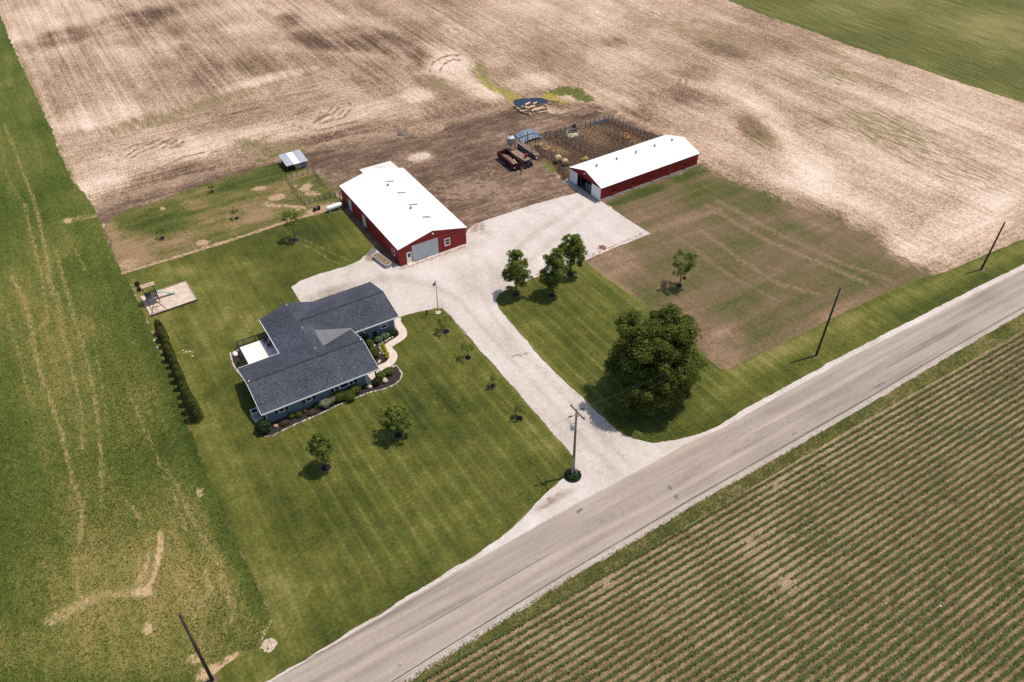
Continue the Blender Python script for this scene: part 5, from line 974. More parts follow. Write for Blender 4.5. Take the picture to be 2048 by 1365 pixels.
for sx in (-.75, .75):
    for sy in (-.7, .7): MB().box(sx - .05, sx + .05, sy - .05, sy + .05, 0, 2.5).build('post', wood_m, PS)
for k in range(9): MB().box(-.8 + k * .18, -.8 + k * .18 + .165, -.75, .75, 1.15, 1.19).build('deck_plank', wood_m, PS)
for k in range(8): MB().box(-.78 + k * .2, -.66 + k * .2, -.79, -.76, 1.2, 2.42).build('picket', deckw, PS)
for k in range(7): MB().box(-.83, -.80, -.7 + k * .2, -.58 + k * .2, 1.2, 2.42).build('picket', deckw, PS)
MB().box(-.83, .83, -.83, -.79, 2.42, 2.5).build('rail', wood_m, PS); MB().box(-.87, -.83, -.8, .8, 2.42, 2.5).build('rail', wood_m, PS)
roofw = plain('play_roof', (.50, .34, .25), .8, .12, 3)
for side in (-1, 1):
    for k in range(5 if side > 0 else 2):
        t0, t1 = k / 5, (k + 1) / 5 - .015; z = lambda t: 3.35 - .95 * t; y = lambda t: side * 1.0 * t
        m = MB(); m.slab([(-.95, y(t0), z(t0)), (.95, y(t0), z(t0)), (.95, y(t1), z(t1)), (-.95, y(t1), z(t1))][::side], .03); m.build('roof_plank', roofw, PS)
m = MB(); pts = [(.8, .35, 1.2), (1.3, .35, 1.05), (2.2, .35, .45), (2.9, .35, .12), (3.2, .35, .08)]
vs = []
for p in pts:
    for dy, dz in ((-.26, .14), (-.22, 0), (.22, 0), (.26, .14)): vs.append((p[0], p[1] + dy, p[2] + dz))
m.add(vs, [(i * 4 + j, i * 4 + j + 1, (i + 1) * 4 + j + 1, (i + 1) * 4 + j) for i in range(4) for j in range(3)]); o = m.build('slide', plain('slide_green', (.30, .42, .34), .35, .06, 2), PS, True); o.modifiers.new('t', 'SOLIDIFY').thickness = .03
MB().tube([(0, -.7, 2.2), (0, -2.9, 2.2)], .06, 8).build('swing_beam', wood_m, PS)
for sx in (-1, 1): MB().tube([(0, -2.8, 2.2), (sx * 1.15, -3.1, 0)], .05, 6).build('swing_leg', wood_m, PS)
MB().tube([(-.62, -2.96, 1.0), (.62, -2.96, 1.0)], .035, 6).build('leg_brace', wood_m, PS)
for y in (-1.4, -2.2):
    m = MB(); m.tube([(-.2, y, 2.2), (-.2, y, .5)], .012, 4); m.tube([(.2, y, 2.2), (.2, y, .5)], .012, 4); m.build('swing_chain', steel_m, PS); MB().box(-.25, .25, y - .09, y + .09, .46, .5).build('swing_seat', plain('seat_yellow', (.4, .33, .08)), PS)
bb = ZP((75, 300), (270, 550), 13.65); shrub('shrub', 'small dark weedy shrub left of the playset, farther one', bb, (.35, .35, .4), 'dark', 200, .14, 251); bb = ZP((125, 440), (270, 550), 13.65); shrub('shrub', 'small dark weedy shrub left of the playset, nearer one', bb, (.3, .3, .35), 'dark', 160, .14, 252)
for i, (q, lb) in enumerate(((((365, 640 + 42)), 'pale stone beside the hedge near the hay, upper'), (((316, 697)), 'pale stone beside the hedge near the hay, lower'), ((366, 703), 'small pale stone on the lawn right of the hedge, left of four'), ((373, 706), 'small pale stone on the lawn right of the hedge, second of four'), ((380, 705), 'small pale stone on the lawn right of the hedge, third of four'), ((385, 714), 'small pale stone on the lawn right of the hedge, lowest of four'))):
    if i == 0: q = (310, 683)
    boulder(lb, P(*q), (.28, .2, .14) if i < 2 else (.2, .14, .1), 20 + i)

# ================================================================== yard things
# propane tank
PT = thing('propane_tank', 'white propane tank beside the barn end', 'propane tank', (35.45, 114.45, .03), R(5))
m = MB(); m.lathe([(.02, -1.5), (.25, -1.44), (.40, -1.2), (.44, -1.0), (.44, 1.0), (.40, 1.2), (.25, 1.44), (.02, 1.5)], 20); m.v = [(z, x, y + .72) for x, y, z in m.v]; m.build('tank', plain('tank_white', (.78, .77, .75), .4, .03, 2), PT, True)
m = MB(); m.lathe([(.16, 0), (.16, .16), (.13, .22), (.02, .24)], 12, (0, 0, 1.12)); m.build('dome', plain('dome_tan', (.66, .62, .5)), PT, True)
for sx in (-.9, .9): MB().box(sx - .12, sx + .12, -.32, .32, 0, .36).build('saddle', base_m, PT)
m = MB(); m.tube([(0, .1, 1.1), (0, .6, .9), (0, .6, 0)], .02, 5); m.build('pipe', steel_m, PT)
tyre_m = plain('rubber', (.014, .014, .015), .85, .15, 5)
for i, (q, lb) in enumerate((((878, 1290), 'dark bucket on the ground near the propane tank, left of two'), ((955, 1262), 'dark bucket on the ground near the propane tank, right of two'))):
    p = ZP(q, (540, 290), 9.75); T = thing('bucket', lb, 'bucket', (p.x, p.y, .03), 0, 'dark buckets'); m = MB(); m.lathe([(.26, 0), (.34, .5), (.36, .52), (.32, .5), (.25, .06), (.02, .05)], 14); m.build('shell', tyre_m, T, True)
    m = MB(); m.tube([(-.35, 0, .5), (-.2, 0, .66), (.2, 0, .66), (.35, 0, .5)], .015, 5); m.build('handle', steel_m, T)
# oval stock tank used as planter
a_, b_ = P(751, 511, .4), P(777.5, 531, .4); d = b_ - a_; TK = thing('stock_tank', 'long galvanized oval trough full of soil beside the barn', 'trough', tuple(a_.lerp(b_, .5).xy) + (.045,), math.atan2(d.y, d.x)); Lh = d.length / 2 - .35
def oval(r_, z, n=10): return [(Lh + r_ * math.cos(t), r_ * math.sin(t), z) for t in np.linspace(-math.pi / 2, math.pi / 2, n)] + [(-Lh + r_ * math.cos(t), r_ * math.sin(t), z) for t in np.linspace(math.pi / 2, 3 * math.pi / 2, n)]
def stack(rings, close=True):
    m = MB(); n = len(rings[0])
    for r_ in rings: m.v += r_
    for i in range(len(rings) - 1): m.f += [(i * n + k, i * n + (k + 1) % n, (i + 1) * n + (k + 1) % n, (i + 1) * n + k) for k in range(n)]
    if close: m.f.append(tuple(range((len(rings) - 1) * n, len(rings) * n)))
    return m
stack([oval(.56, 0), oval(.58, .3), oval(.58, .6)], False).build('shell', plain('galv_tank', (.34, .36, .40), .4, .1, 3, metal=.3), TK, True)
stack([oval(.58, .58), oval(.62, .62), oval(.56, .63), oval(.54, .56)], False).build('rim', plain('rim_pale', (.68, .66, .66), .4, .05, 3), TK, True)
stack([oval(.55, .5), oval(.3, .54)]).build('soil', plain('trough_soil', A(150, 122, 92), .95, .25, 4, bump=.05), TK)
mp = P(806, 527); tag(sheet('threshold_slab', [(38.9, 92.6), (40.1, 92.6), (40.1, 93.38), (38.9, 93.38)], .07, walk_m, .0, .5), kind='structure')

# log heap by the pond, pond water
G8 = lambda q, z=0.0: ZP(q, (1020, 150), 6.4, z)
water_m = NT('pond_water').done((.010, .016, .024), .06, .6)
sheet('pond', [tuple(G8(q).xy) for q in ((40, 340), (70, 318), (140, 305), (250, 300), (330, 292), (420, 298), (460, 318), (500, 345), (430, 375), (330, 385), (240, 400), (160, 415), (80, 400), (45, 365))], .022, water_m, .12, .4)
log_bark = plain('log_bark', (.10, .075, .055), .9, .2, 5); log_end = plain('log_cut', (.62, .44, .28), .85, .12, 6)
def add_log(p, L, r_, rz, z, lb, grp, pale=False):
    T = thing('log', lb, 'log', (p.x, p.y, z), rz, grp); lm = log_end if pale else log_bark
    MB().tube([(-L / 2, 0, r_), (0, 0, r_ * 1.03), (L / 2, 0, r_)], [r_, r_ * 1.04, r_ * .95], 8, False).build('bark', lm, T, True)
    for s_ in (-1, 1): MB().tube([(s_ * L / 2, 0, r_), (s_ * (L / 2 + .012), 0, r_)], r_ * .97, 8).build('cut_end', log_end, T)
lr = random.Random(5)
ls = [(75, 430, 2, .9), (105, 445, 2, .8), (120, 470, 2.1, 1), (165, 420, 1.2, 1.1), (180, 440, 2, .9), (150, 490, 2.3, .9), (170, 500, 2.0, 1.1), (195, 470, 2.6, .9), (215, 455, 1.1, 1.3), (235, 440, .3, 1.6), (260, 450, .25, 1.8), (285, 430, .3, 1.4), (240, 490, 1.0, 1.6), (255, 505, 1.1, 1.8), (270, 475, .4, 1.7), (300, 465, .2, 1.5), (220, 515, 1.6, 1.2), (240, 385, .4, 1.0), (290, 380, .35, 1.0), (320, 376, .1, 1.1), (355, 420, .2, 1.4), (370, 435, .1, 2.0), (400, 428, .0, 2.2), (380, 455, .0, 2.4), (415, 462, -.05, 2.4), (420, 485, -.1, 2.3), (385, 410, .1, 1.2), (200, 430, .7, 1.2), (130, 420, 1.8, .9), (210, 400, .5, .9)]
for i, (qx, qy, az, L) in enumerate(ls):
    add_log(G8((qx, qy)), L, lr.uniform(.13, .21), az + lr.uniform(-.2, .2), .03 + (.18 if i % 3 == 2 else 0), 'pale stripped log in the heap beside the pond' if i % 2 else 'dark barked log with pale sawn ends in the heap beside the pond', 'pale logs heaped by the pond' if i % 2 else 'dark logs heaped by the pond', bool(i % 2))
for i, (qx, qy, az, lb) in enumerate(((405, 385, 1.9, 'thin dark branch lying at the pond edge, left of three'), (480, 375, 2.2, 'thin dark branch lying at the pond edge, middle of three'), (570, 350, 2.3, 'thin dark branch lying at the pond edge, right of three'))):
    p = G8((qx, qy)); o = MB().tube([(-1.0, 0, .06), (0, .12, .16), (1.0, -.05, .06)], [.09, .07, .03], 6).build('branch', log_bark, None, True); o.location = (p.x, p.y, .03); o.rotation_euler = (0, 0, az); tag(o, lb, 'branch')
p = P(1156, 178); o = MB().tube([(0, 0, 0), (0, 0, 1.3)], .06, 6).build('fence_post', pole_m); o.location = (p.x, p.y, 0); tag(o, 'single dark fence post standing alone in the stubble behind the pond', 'post')

# mounds
def mound(name, label, cat, poly_c, rx, ry, h, mat, seed, rot=0.0, rough=.35, n=26):
    m = MB(); vs = []
    for i in range(n + 1):
        for j in range(n + 1):
            x, y = (i / n * 2 - 1), (j / n * 2 - 1); r2 = x * x + y * y; k = max(0, 1 - r2) ** .8
            z = h * k * (1 + rough * mnoise.noise(Vector((x * 2.6 + seed, y * 2.6, 0))) + rough * .7 * mnoise.noise(Vector((x * 8 + seed, y * 8, 1)))); vs.append((x * rx, y * ry, z if r2 < 1 else -.05))
    m.add(vs, [(i * (n + 1) + j, (i + 1) * (n + 1) + j, (i + 1) * (n + 1) + j + 1, i * (n + 1) + j + 1) for i in range(n) for j in range(n)])
    o = m.build(name, mat, None, True); o.location = (poly_c.x, poly_c.y, 0.0); o.rotation_euler = (0, 0, rot); return tag(o, label, cat)
brushm = plain('straw_heap', A(178, 148, 122), .95, .3, 2.2, bump=.12, bscale=5); dirtm = plain('dirt_heap', A(138, 113, 94), .95, .25, 2, bump=.1, bscale=5)
mound('straw_heap', 'rough pale brown heap of old straw at the yard edge', 'heap', P(856, 262), 3.8, 2.0, 1.1, brushm, 3, R(2)); mound('straw_heap', 'grey end of the old straw heap, smaller lump on its left', 'heap', P(806, 268), 1.4, 1.1, .6, plain('grey_heap', A(140, 124, 112), .95, .3, 3, bump=.1), 4)
mound('gravel_heap', 'low pale gravel heap in the middle of the dirt yard', 'heap', P(838, 315), 2.4, 1.3, .55, plain('gravel_heap', A(222, 200, 180), .95, .15, 3, bump=.05), 5)
mound('dirt_heap', 'dark dirt bank between the log heap and the pens', 'heap', G8((850, 500)), 4.2, 1.3, .6, dirtm, 6, R(-12)); mound('dirt_heap', 'low dark dirt bank at the back corner of the pens', 'heap', G8((1230, 520)), 3.6, 1.1, .5, dirtm, 7, R(10))
rp = P(538, 1292)
RP = thing('stone_pile', 'round pile of pale stones on the grass by the road', 'stone pile', (rp.x, rp.y, .026))
pst = plain('pale_stone', (.50, .40, .29), .9, .2, 3, bump=.02)
for k in range(75):
    a_ = lr.uniform(0, 6.28); r_ = .66 * math.sqrt(lr.random()); s_ = lr.uniform(.09, .17); MB().ball((0, 0, 0), (s_ * 1.2, s_, s_ * .55), 6, 4, .6, k).build('stone', pst, RP).location = (r_ * math.cos(a_), r_ * math.sin(a_), .03 + .10 * (1 - r_ / .7))
bp = P(1204, 496); BR = thing('brick_rubble', 'small scatter of red brick rubble at the gravel edge', 'rubble', (bp.x, bp.y, .045))
brm = plain('red_brick', (.30, .12, .09), .9, .25, 4)
for k in range(26): o = MB().box(-.1, .1, -.05, .05, 0, .06).build('brick', brm, BR); o.location = (lr.gauss(0, .45), lr.gauss(0, .25), lr.uniform(0, .05)); o.rotation_euler = (lr.uniform(-.2, .2), lr.uniform(-.2, .2), lr.uniform(0, 3))

# ---- trailers, feed bin and feed bunk by the pens
G4 = lambda q, z=0.0: ZP(q, (990, 230), 10.5, z)
mar = plain('maroon_paint', (.060, .012, .026), .45, .12, 2); blk = plain('black_steel', (.014, .014, .016), .5, .15, 3)
DT = thing('dump_trailer', 'maroon open dump trailer half full of dirt and logs', 'trailer', (69.9, 112.6, .03), R(-1.5))
hx, hy, z0, z1 = 1.05, 3.0, .45, 1.45
MB().box(-hx, hx, -hy, hy, z0, z0 + .08).build('bed', blk, DT)
for (xa, xb, ya, yb, nm) in ((-hx, -hx + .06, -hy, hy, 'side_panel'), (hx - .06, hx, -hy, hy, 'side_panel'), (-hx + .06, hx - .06, -hy, -hy + .06, 'front_panel'), (-hx + .06, hx - .06, hy - .06, hy, 'tailgate')):
    m = MB(); m.box(xa, xb, ya, yb, z0 + .08, z1)
    if nm == 'side_panel':
        sx = -1 if xa < 0 else 1
        for k in range(7): yy = -hy + .3 + k * .9; m.box(*( (xa - .05, xa) if sx < 0 else (xb, xb + .05) ), yy - .04, yy + .04, z0, z1 - .02)
    m.build(nm, mar, DT)
m = MB(); m.box(-hx - .04, hx + .04, -hy - .04, -hy + .08, z1, z1 + .06); m.box(-hx - .04, -hx + .08, -hy + .08, hy, z1, z1 + .06); m.box(hx - .08, hx + .04, -hy + .08, hy, z1, z1 + .06); m.build('top_rim', mar, DT)
MB().box(-.9, -.6, -hy - .02, -hy - .001, .6, .75).build('reflector_plate', white_m, DT)
def wheel(T, x, y, r_=.36, wd=.22):
    o = MB().tube([(x - wd / 2, y, r_), (x + wd / 2, y, r_)], r_, 18).build('tyre', tyre_m, T, False, .03); MB().tube([(x - wd / 2 - .015, y, r_), (x + wd / 2 + .015, y, r_)], r_ * .55, 12).build('rim', steel_m, T).parent = o
for sx in (-1, 1):
    for yy in (-.1, .75): wheel(DT, sx * (hx + .14), yy)
m = MB(); m.tube([(-.6, -hy, .5), (0, -hy - 1.3, .5)], .06, 6); m.tube([(.6, -hy, .5), (0, -hy - 1.3, .5)], .06, 6); m.box(-.1, .1, -hy - 1.55, -hy - 1.2, .44, .56); m.tube([(0, -hy - 1.2, 0), (0, -hy - 1.2, .9)], .05, 6); m.build('tongue', blk, DT)
o = mound('dirt_load', 'brown dirt load lying in the maroon trailer', 'dirt', Vector((69.75, 113.2, 0)), .92, 2.4, .75, dirtm, 9, R(-1.5), .3, 18); o.location.z = .55
for i, (dx, dy, az, L, lb) in enumerate(((-.45, -1.9, 1.5, 1.3, 'pale log lying in the maroon trailer, left of three'), (-.1, -1.9, 1.7, 1.4, 'pale log lying in the maroon trailer, middle of three'), (.45, -1.2, 1.35, 1.9, 'long pale log lying in the maroon trailer, right of three'))): add_log(Vector((69.9 + dx, 112.6 + dy, 0)), L, .12, az, .62 + (.1 if i == 2 else 0), lb, 'logs in the trailer', True)
FT = thing('flatbed_trailer', 'flatbed trailer with brown plank deck beside the maroon trailer', 'trailer', (72.75, 113.4, .03), R(4))
for k in range(8): MB().box(-.8 + k * .2, -.8 + k * .2 + .188, -2.4, 2.4, .58, .63).build('deck_plank', plain('deck_wood', (.24, .17, .12), .85, .15, 2, stretch=(3, .4, 1)), FT)
m = MB(); m.box(-.86, -.8, -2.45, 2.45, .46, .66); m.box(.8, .86, -2.45, 2.45, .46, .66); m.box(-.8, .8, -2.45, -2.4, .46, .66); m.box(-.8, .8, 2.4, 2.45, .46, .66); m.build('frame', blk, FT)
for sx in (-1, 1):
    for yy in (-.4, .4): wheel(FT, sx * 1.0, yy, .32)
m = MB(); m.tube([(-.5, -2.45, .5), (0, -3.4, .5)], .05, 6); m.tube([(.5, -2.45, .5), (0, -3.4, .5)], .05, 6); m.tube([(0, -3.3, 0), (0, -3.3, .8)], .04, 6); m.build('tongue', blk, FT)
RM = thing('log_splitter', 'small red machine standing on the flatbed trailer', 'machine', (73.1, 112.0, .665), R(30)); redp = plain('red_paint', (.36, .015, .02), .4, .1, 3)
MB().box(-.45, .45, -.08, .08, .35, .5).build('beam', redp, RM); MB().box(-.3, .1, -.25, .25, .5, .8).build('engine', redp, RM, bevel=.04); MB().box(.25, .5, -.2, .2, .35, .62).build('tank', redp, RM, bevel=.03); MB().tube([(.1, 0, .56), (.5, 0, .56)], .05, 8).build('cylinder', steel_m, RM)
for sx in (-.32, .32): wheel(RM, sx, -.0 if sx < 0 else .0, .2, .12)
MB().tube([(-.1, .0, .8), (-.1, .1, 1.0)], .03, 6).build('exhaust', blk, RM)
BC = thing('implement_cart', 'black wheeled implement parked at the front of the two trailers', 'implement', (72.1, 109.6, .02), R(8))
m = MB(); m.box(-1.0, 1.0, -.1, .1, .75, .87); m.box(-1.0, 1.0, .5, .62, .75, .87); m.box(-1.0, -.9, .1, .5, .75, .87); m.box(.9, 1.0, .1, .5, .75, .87); m.box(-.06, .06, .1, .5, .75, .87); m.build('frame', blk, BC)
for x in (-.75, 0.0, .75): wheel(BC, x, .0, .38, .24)
for x in (-.4, .4): wheel(BC, x, .55, .38, .24)
for x in (-.75, 0, .75): MB().box(x - .05, x + .05, -.06, .06, .4, .75).build('strut', steel_m, BC)
MB().box(-.5, .2, .2, .6, .87, 1.2).build('hopper', blk, BC, bevel=.04)

FB = thing('feed_bin', 'galvanized feed bin with cone roof on legs beside the pens', 'feed bin', (73.15, 117.5, .02))
galv = plain('galvanized', (.34, .38, .42), .35, .15, 3, metal=.45); galvl = plain('galv_bright', (.60, .62, .63), .35, .06, 3, metal=.2)
m = MB(); prof = [(.18, .75), (.72, 1.5)]
for k in range(9): prof += [(.74, 1.5 + k * .11), (.72, 1.55 + k * .11)]
m.lathe(prof, 22); m.build('shell', galv, FB, True); MB().lathe([(.78, 2.48), (.74, 2.52), (.22, 2.95), (.2, 3.0)], 22).build('cone_roof', galvl, FB, True); MB().lathe([(.22, 2.98), (.24, 3.1), (.1, 3.16)], 14).build('lid', blk, FB)
for a_ in range(4): t_ = R(45 + 90 * a_); MB().box(-.04, .04, -.04, .04, 0, 2.4).build('leg', steel_m, FB).location = (.78 * math.cos(t_), .78 * math.sin(t_), 0)
MB().box(-.3, .3, -.3, .3, 0, .2).build('boot', plain('spilled_feed', (.5, .44, .34)), FB); MB().tube([(.74, -.5, .3), (.74, -.5, 2.5)], .03, 5).build('ladder', steel_m, FB)
BK = thing('feed_bunk', 'long weathered feed bunk with rails between trailers and pens', 'feed bunk', (74.75, 114.3, .02), R(1))
bk = plain('bunk_grey', (.16, .14, .13), .9, .2, 2); bkl = plain('bunk_board', (.40, .27, .19), .85, .2, 2)
for k in range(3): MB().box(-.05, .05, -3.1, 3.1, .08 + k * .28, .33 + k * .28).build('side_plank', bk, BK)
MB().box(.05, .75, -3.1, 3.1, .2, .26).build('trough_floor', bkl, BK); MB().box(.75, .83, -3.1, 3.1, .1, .6).build('back_plank', bkl, BK)
for z, x in ((.98, .0), (1.0, .45), (.95, .8)): MB().box(x - .05, x + .05, -3.2, 3.2, z, z + .07).build('rail', bkl if x else plain('pale_rail', (.46, .40, .35)), BK)
for k in range(5): MB().box(-.1, -.05, -3.0 + k * 1.5 - .05, -3.0 + k * 1.5 + .05, 0, 1.0).build('post', bk, BK); MB().box(.83, .9, -3.0 + k * 1.5 - .05, -3.0 + k * 1.5 + .05, 0, 1.1).build('post', bk, BK)
def curved_sheet(label, x0, y0, L, Wd, h, rz, seed):
    T = thing('metal_sheet', label, 'metal sheet', (x0, y0, .02), rz, 'curved metal sheets'); m = MB(); n = 26; k2 = 8
    for i in range(n + 1):
        for j in range(k2 + 1):
            x = i / n * L; y = j / k2 * Wd; arch = math.sin(math.pi * i / n); m.v.append((x, y, .08 + h * arch + (.18 * j / k2) + .02 * math.sin(j * math.pi)))
    m.f = [(i * (k2 + 1) + j, (i + 1) * (k2 + 1) + j, (i + 1) * (k2 + 1) + j + 1, i * (k2 + 1) + j + 1) for i in range(n) for j in range(k2)]
    o = m.build('sheet', plain('blue_galv', (.20, .26, .33), .4, .12, 1.2, metal=.35), T, True); o.modifiers.new('t', 'SOLIDIFY').thickness = .02
    for j in range(0, 3): MB().tube([(L * i / 12, Wd * (.1 + .4 * j), .11 + h * math.sin(math.pi * i / 12) + .18 * (.1 + .4 * j)) for i in range(13)], .03, 5).build('rib', plain('rib_rust', (.26, .14, .09), .7, .2, 3) if j == 0 else galv, T)
curved_sheet('curved blue-grey metal sheet behind the feed bin, farther one', 76.6, 120.3, 4.9, 1.7, .65, R(-6), 1); curved_sheet('curved blue-grey metal sheet behind the feed bin, nearer one', 76.4, 118.3, 4.7, 1.5, .45, R(-2), 2)

# ---- pens: fences
post_m = plain('fence_post_dark', (.045, .036, .032), .9, .2, 3); wire_g = plain('fence_wire', (.24, .23, .23), .5, .1, 4, metal=.3)
def fence(label, pts, h, posts, levels=6, stays=.5, tin=None, wr=.011):
    T = thing('wire_fence', label, 'fence', (pts[0].x, pts[0].y, .02)); o0 = Vector((pts[0].x, pts[0].y, 0)); lp = [Vector((p.x, p.y, 0)) - o0 for p in pts]
    segs = [(lp[i + 1] - lp[i]).length for i in range(len(lp) - 1)]; tot = sum(segs)
    def along(s):
        for i, L in enumerate(segs):
            if s <= L or i == len(segs) - 1: return lp[i].lerp(lp[i + 1], min(1, s / L))
            s -= L
    src = None
    for k in range(posts + 1):
        p = along(tot * k / posts)
        if src is None: src = MB().tube([(0, 0, -.02), (0, 0, h + .12)], .046, 6).build('post', post_m, T); src.location = p
        else: dup_part(src, T, p)
    for j in range(levels):
        z = h * (j + .6) / levels; MB().tube([along(tot * k / posts) + Vector((0, 0, z)) for k in range(posts + 1)], wr, 4).build('wire', wire_g, T)
    if stays:
        m = MB(); n = int(tot / stays)
        for k in range(n): p = along(tot * (k + .5) / n); m.tube([p + Vector((0, 0, .05)), p + Vector((0, 0, h * .95))], wr * .7, 3, False)
        tag(m.build('stay_wires', wire_g, T), kind='stuff')
    if tin:
        for k in range(int(posts * tin[0]), int(posts * tin[1])):
            a_, b_ = along(tot * k / posts), along(tot * (k + 1) / posts); d = (b_ - a_).normalized() * .03; nrm = Vector((d.y, -d.x, 0)) * 2.2
            m = MB(); m.extr([tuple(a_ + d + nrm + Vector((0, 0, .03))), tuple(b_ - d + nrm + Vector((0, 0, .03))), tuple(b_ - d + nrm + Vector((0, 0, .72))), tuple(a_ + d + nrm + Vector((0, 0, .72)))], tuple(nrm * .3)); m.build('tin_panel', plain('tin_panel', (.24, .29, .33), .45, .12, 2, metal=.3), T)
    return T
fence('wire pen fence along the far side with tin panels at its foot', [G8(q) for q in ((385, 850), (465, 822), (600, 787), (720, 745), (940, 692), (1070, 648), (1265, 592))], 1.4, 14, 6, .35, (.72, 1.0))
fence('wire pen fence running from the far corner to the barn back', [G8(q) for q in ((1265, 592), (1465, 690), (1640, 780), (1790, 850), (1900, 905))], 1.4, 14, 6, .35)
fence('wire fence dividing the left pen from the middle pen', [G8(q) for q in ((605, 790), (775, 890), (910, 975), (1010, 1040), (1075, 1085))], 1.3, 8, 6, .35)
fence('wire fence dividing the middle pen from the right pen', [G8(q) for q in ((1180, 705), (1250, 755), (1410, 850), (1540, 925), (1620, 965))], 1.3, 8, 6, .35)
fence('short cross fence inside the left pen', [G8(q) for q in ((500, 908), (640, 900), (770, 885))], 1.1, 5, 5, .4)
fence('leaning wire fence on the near side of the left pen', [G4(q) for q in ((900, 700), (990, 850), (1060, 900), (1180, 950), (1290, 960))], 1.1, 7, 6, .35)
fence('wire fence from the round bales down to the barn corner', [G4(q) for q in ((1340, 1080), (1400, 1180), (1500, 1310))], 1.1, 5, 5, .4)
fence('low wire fence behind the feed bunk', [G4(q) for q in ((640, 610), (780, 600), (880, 560), (940, 520))], 1.3, 5, 6, .4)
p = G4((685, 600)); o = MB().box(-.07, .07, -.07, .07, 0, 2.5).build('rusty_post', plain('rust_steel', (.17, .07, .05), .8, .25, 4)); o.location = (p.x, p.y, .02); tag(o, 'tall rusty post standing behind the feed bunk', 'post')
p = G4((770, 930)); o = MB().box(-.06, .06, -.06, .06, 0, 2.2).build('dark_post', post_m); o.location = (p.x, p.y, .02); tag(o, 'tall dark post at the near end of the feed bunk', 'post')
# garden plot by the shed
Gs = lambda q, z=0.0: ZP(q, (540, 290), 9.75, z)
fence('low garden fence along the left side of the bare plot', [Gs(q) for q in ((330, 690), (440, 850), (560, 1040), (680, 1180))], 1.0, 6, 5, .4)
fence('low garden fence along the back of the bare plot', [Gs(q) for q in ((330, 690), (580, 610), (850, 540))], 1.0, 5, 5, .4)
fence('garden fence with dark posts beside the pale track', [Gs(q) for q in ((850, 530), (915, 610), (960, 720), (1040, 800), (1115, 850))], 1.1, 6, 5, .4)
fence('low garden fence running from the plot to the barn', [Gs(q) for q in ((680, 1180), (1000, 1080), (1390, 1000))], .9, 7, 4, .5)

# hay and feeders
hay_st = plain('hay_straw', (.40, .30, .16), .95, .25, 4, bump=.06, bscale=9); hay_pale = plain('hay_pale', (.52, .46, .25), .95, .2, 5, bump=.06, bscale=9)
def bale(label, p, rz, r_=.72, wd=1.2):
    T = thing('round_bale', label, 'hay bale', (p.x, p.y, .015), rz, 'round hay bales'); n = 20; m = MB()
    m.tube([(-wd / 2, 0, r_), (-wd / 2 + .06, 0, r_), (wd / 2 - .06, 0, r_), (wd / 2, 0, r_)], [r_ * .92, r_, r_, r_ * .92], n); m.build('roll', hay_st, T, True)
    for x in (-.35, 0, .35): MB().tube([(x - .015, 0, r_), (x + .015, 0, r_)], r_ * 1.006, n, False).build('twine', hay_pale, T)
bale('round hay bale by the pen corner, larger one nearer the feed bunk', Vector((77.95, 108.2, 0)), R(80)); bale('round hay bale by the pen corner, one nearer the barn', Vector((78.4, 106.6, 0)), R(65), .62, 1.1)
E5 = lambda q, z=0.0: ZP(q, (1120, 230), 11.378, z)
def straw_pile(label, p, rx, ry, h, mat, seed, leaf):
    T = thing('hay_pile', label, 'hay', (p.x, p.y, .02)); rg = np.random.default_rng(seed)
    m = MB(); m.ball((0, 0, 0), (rx, ry, h), 14, 8, .4, seed, 0.0); m.build('heap', mat, T, True)
    n = 260; a = rg.uniform(0, 6.28, n); rr = np.sqrt(rg.random(n)) * 1.15; C = np.stack([np.cos(a) * rr * rx, np.sin(a) * rr * ry, .03 + h * np.clip(1 - rr ** 2, 0, 1) * 1.02], 1)
    leaves('loose_straw', C, rg.normal(size=(n, 3)) * .5 + np.array([0, 0, 1]), .3, LEAF[leaf], T, .18)
straw_pile('loose pale hay pile under the ring feeder in the middle pen', E5((285, 500)), 1.15, .75, .7, hay_pale, 3, 'silver'); straw_pile('small orange hay pile in the red ring feeder', E5((1530, 520)), .8, .6, .35, plain('hay_orange', (.34, .23, .11), .95, .2, 5), 4, 'orange')
straw_pile('orange straw heap inside the left pen', G4((1080, 700)), 1.1, .7, .35, plain('hay_orange', (.34, .23, .11)), 5, 'orange'); straw_pile('dry brushy weeds by the pen fence behind the bunk', G4((920, 650)), .9, .7, .6, brushm, 6, 'silver')
straw_pile('low straw heap against the livestock barn wall', E5((560, 1010)), 1.0, .6, .4, plain('hay_orange', (.34, .23, .11)), 8, 'orange')
def ring_feeder(label, p, r_, mat):
    T = thing('ring_feeder', label, 'feeder', (p.x, p.y, .02))
    for z in (.08, .55, 1.05): MB().tube([(r_ * math.cos(t), r_ * math.sin(t), z) for t in np.linspace(0, 2 * math.pi, 21)], .03, 5, False).build('hoop', mat, T)
    for k in range(10): t = 2 * math.pi * k / 10; MB().tube([(r_ * math.cos(t), r_ * math.sin(t), .08), (r_ * math.cos(t), r_ * math.sin(t), 1.05)], .025, 5).build('upright', mat, T)
ring_feeder('pale steel ring feeder round the hay in the middle pen', E5((285, 495)), 1.25, plain('pale_steel', (.5, .5, .46), .4, .1, 3)); ring_feeder('red ring feeder in the right pen', E5((1540, 510)), 1.15, plain('red_steel', (.22, .02, .025), .5, .1, 3))
p = E5((340, 372)); T = thing('rubber_tub', 'black tub behind the pale hay at the far pen fence', 'tub', (p.x, p.y, .02)); MB().lathe([(.42, 0), (.55, .5), (.58, .52), (.5, .5), (.4, .1), (.02, .09)], 16).build('shell', tyre_m, T, True); MB().box(-.48, .48, .42, .5, .4, 1.3).build('backboard', blk, T)

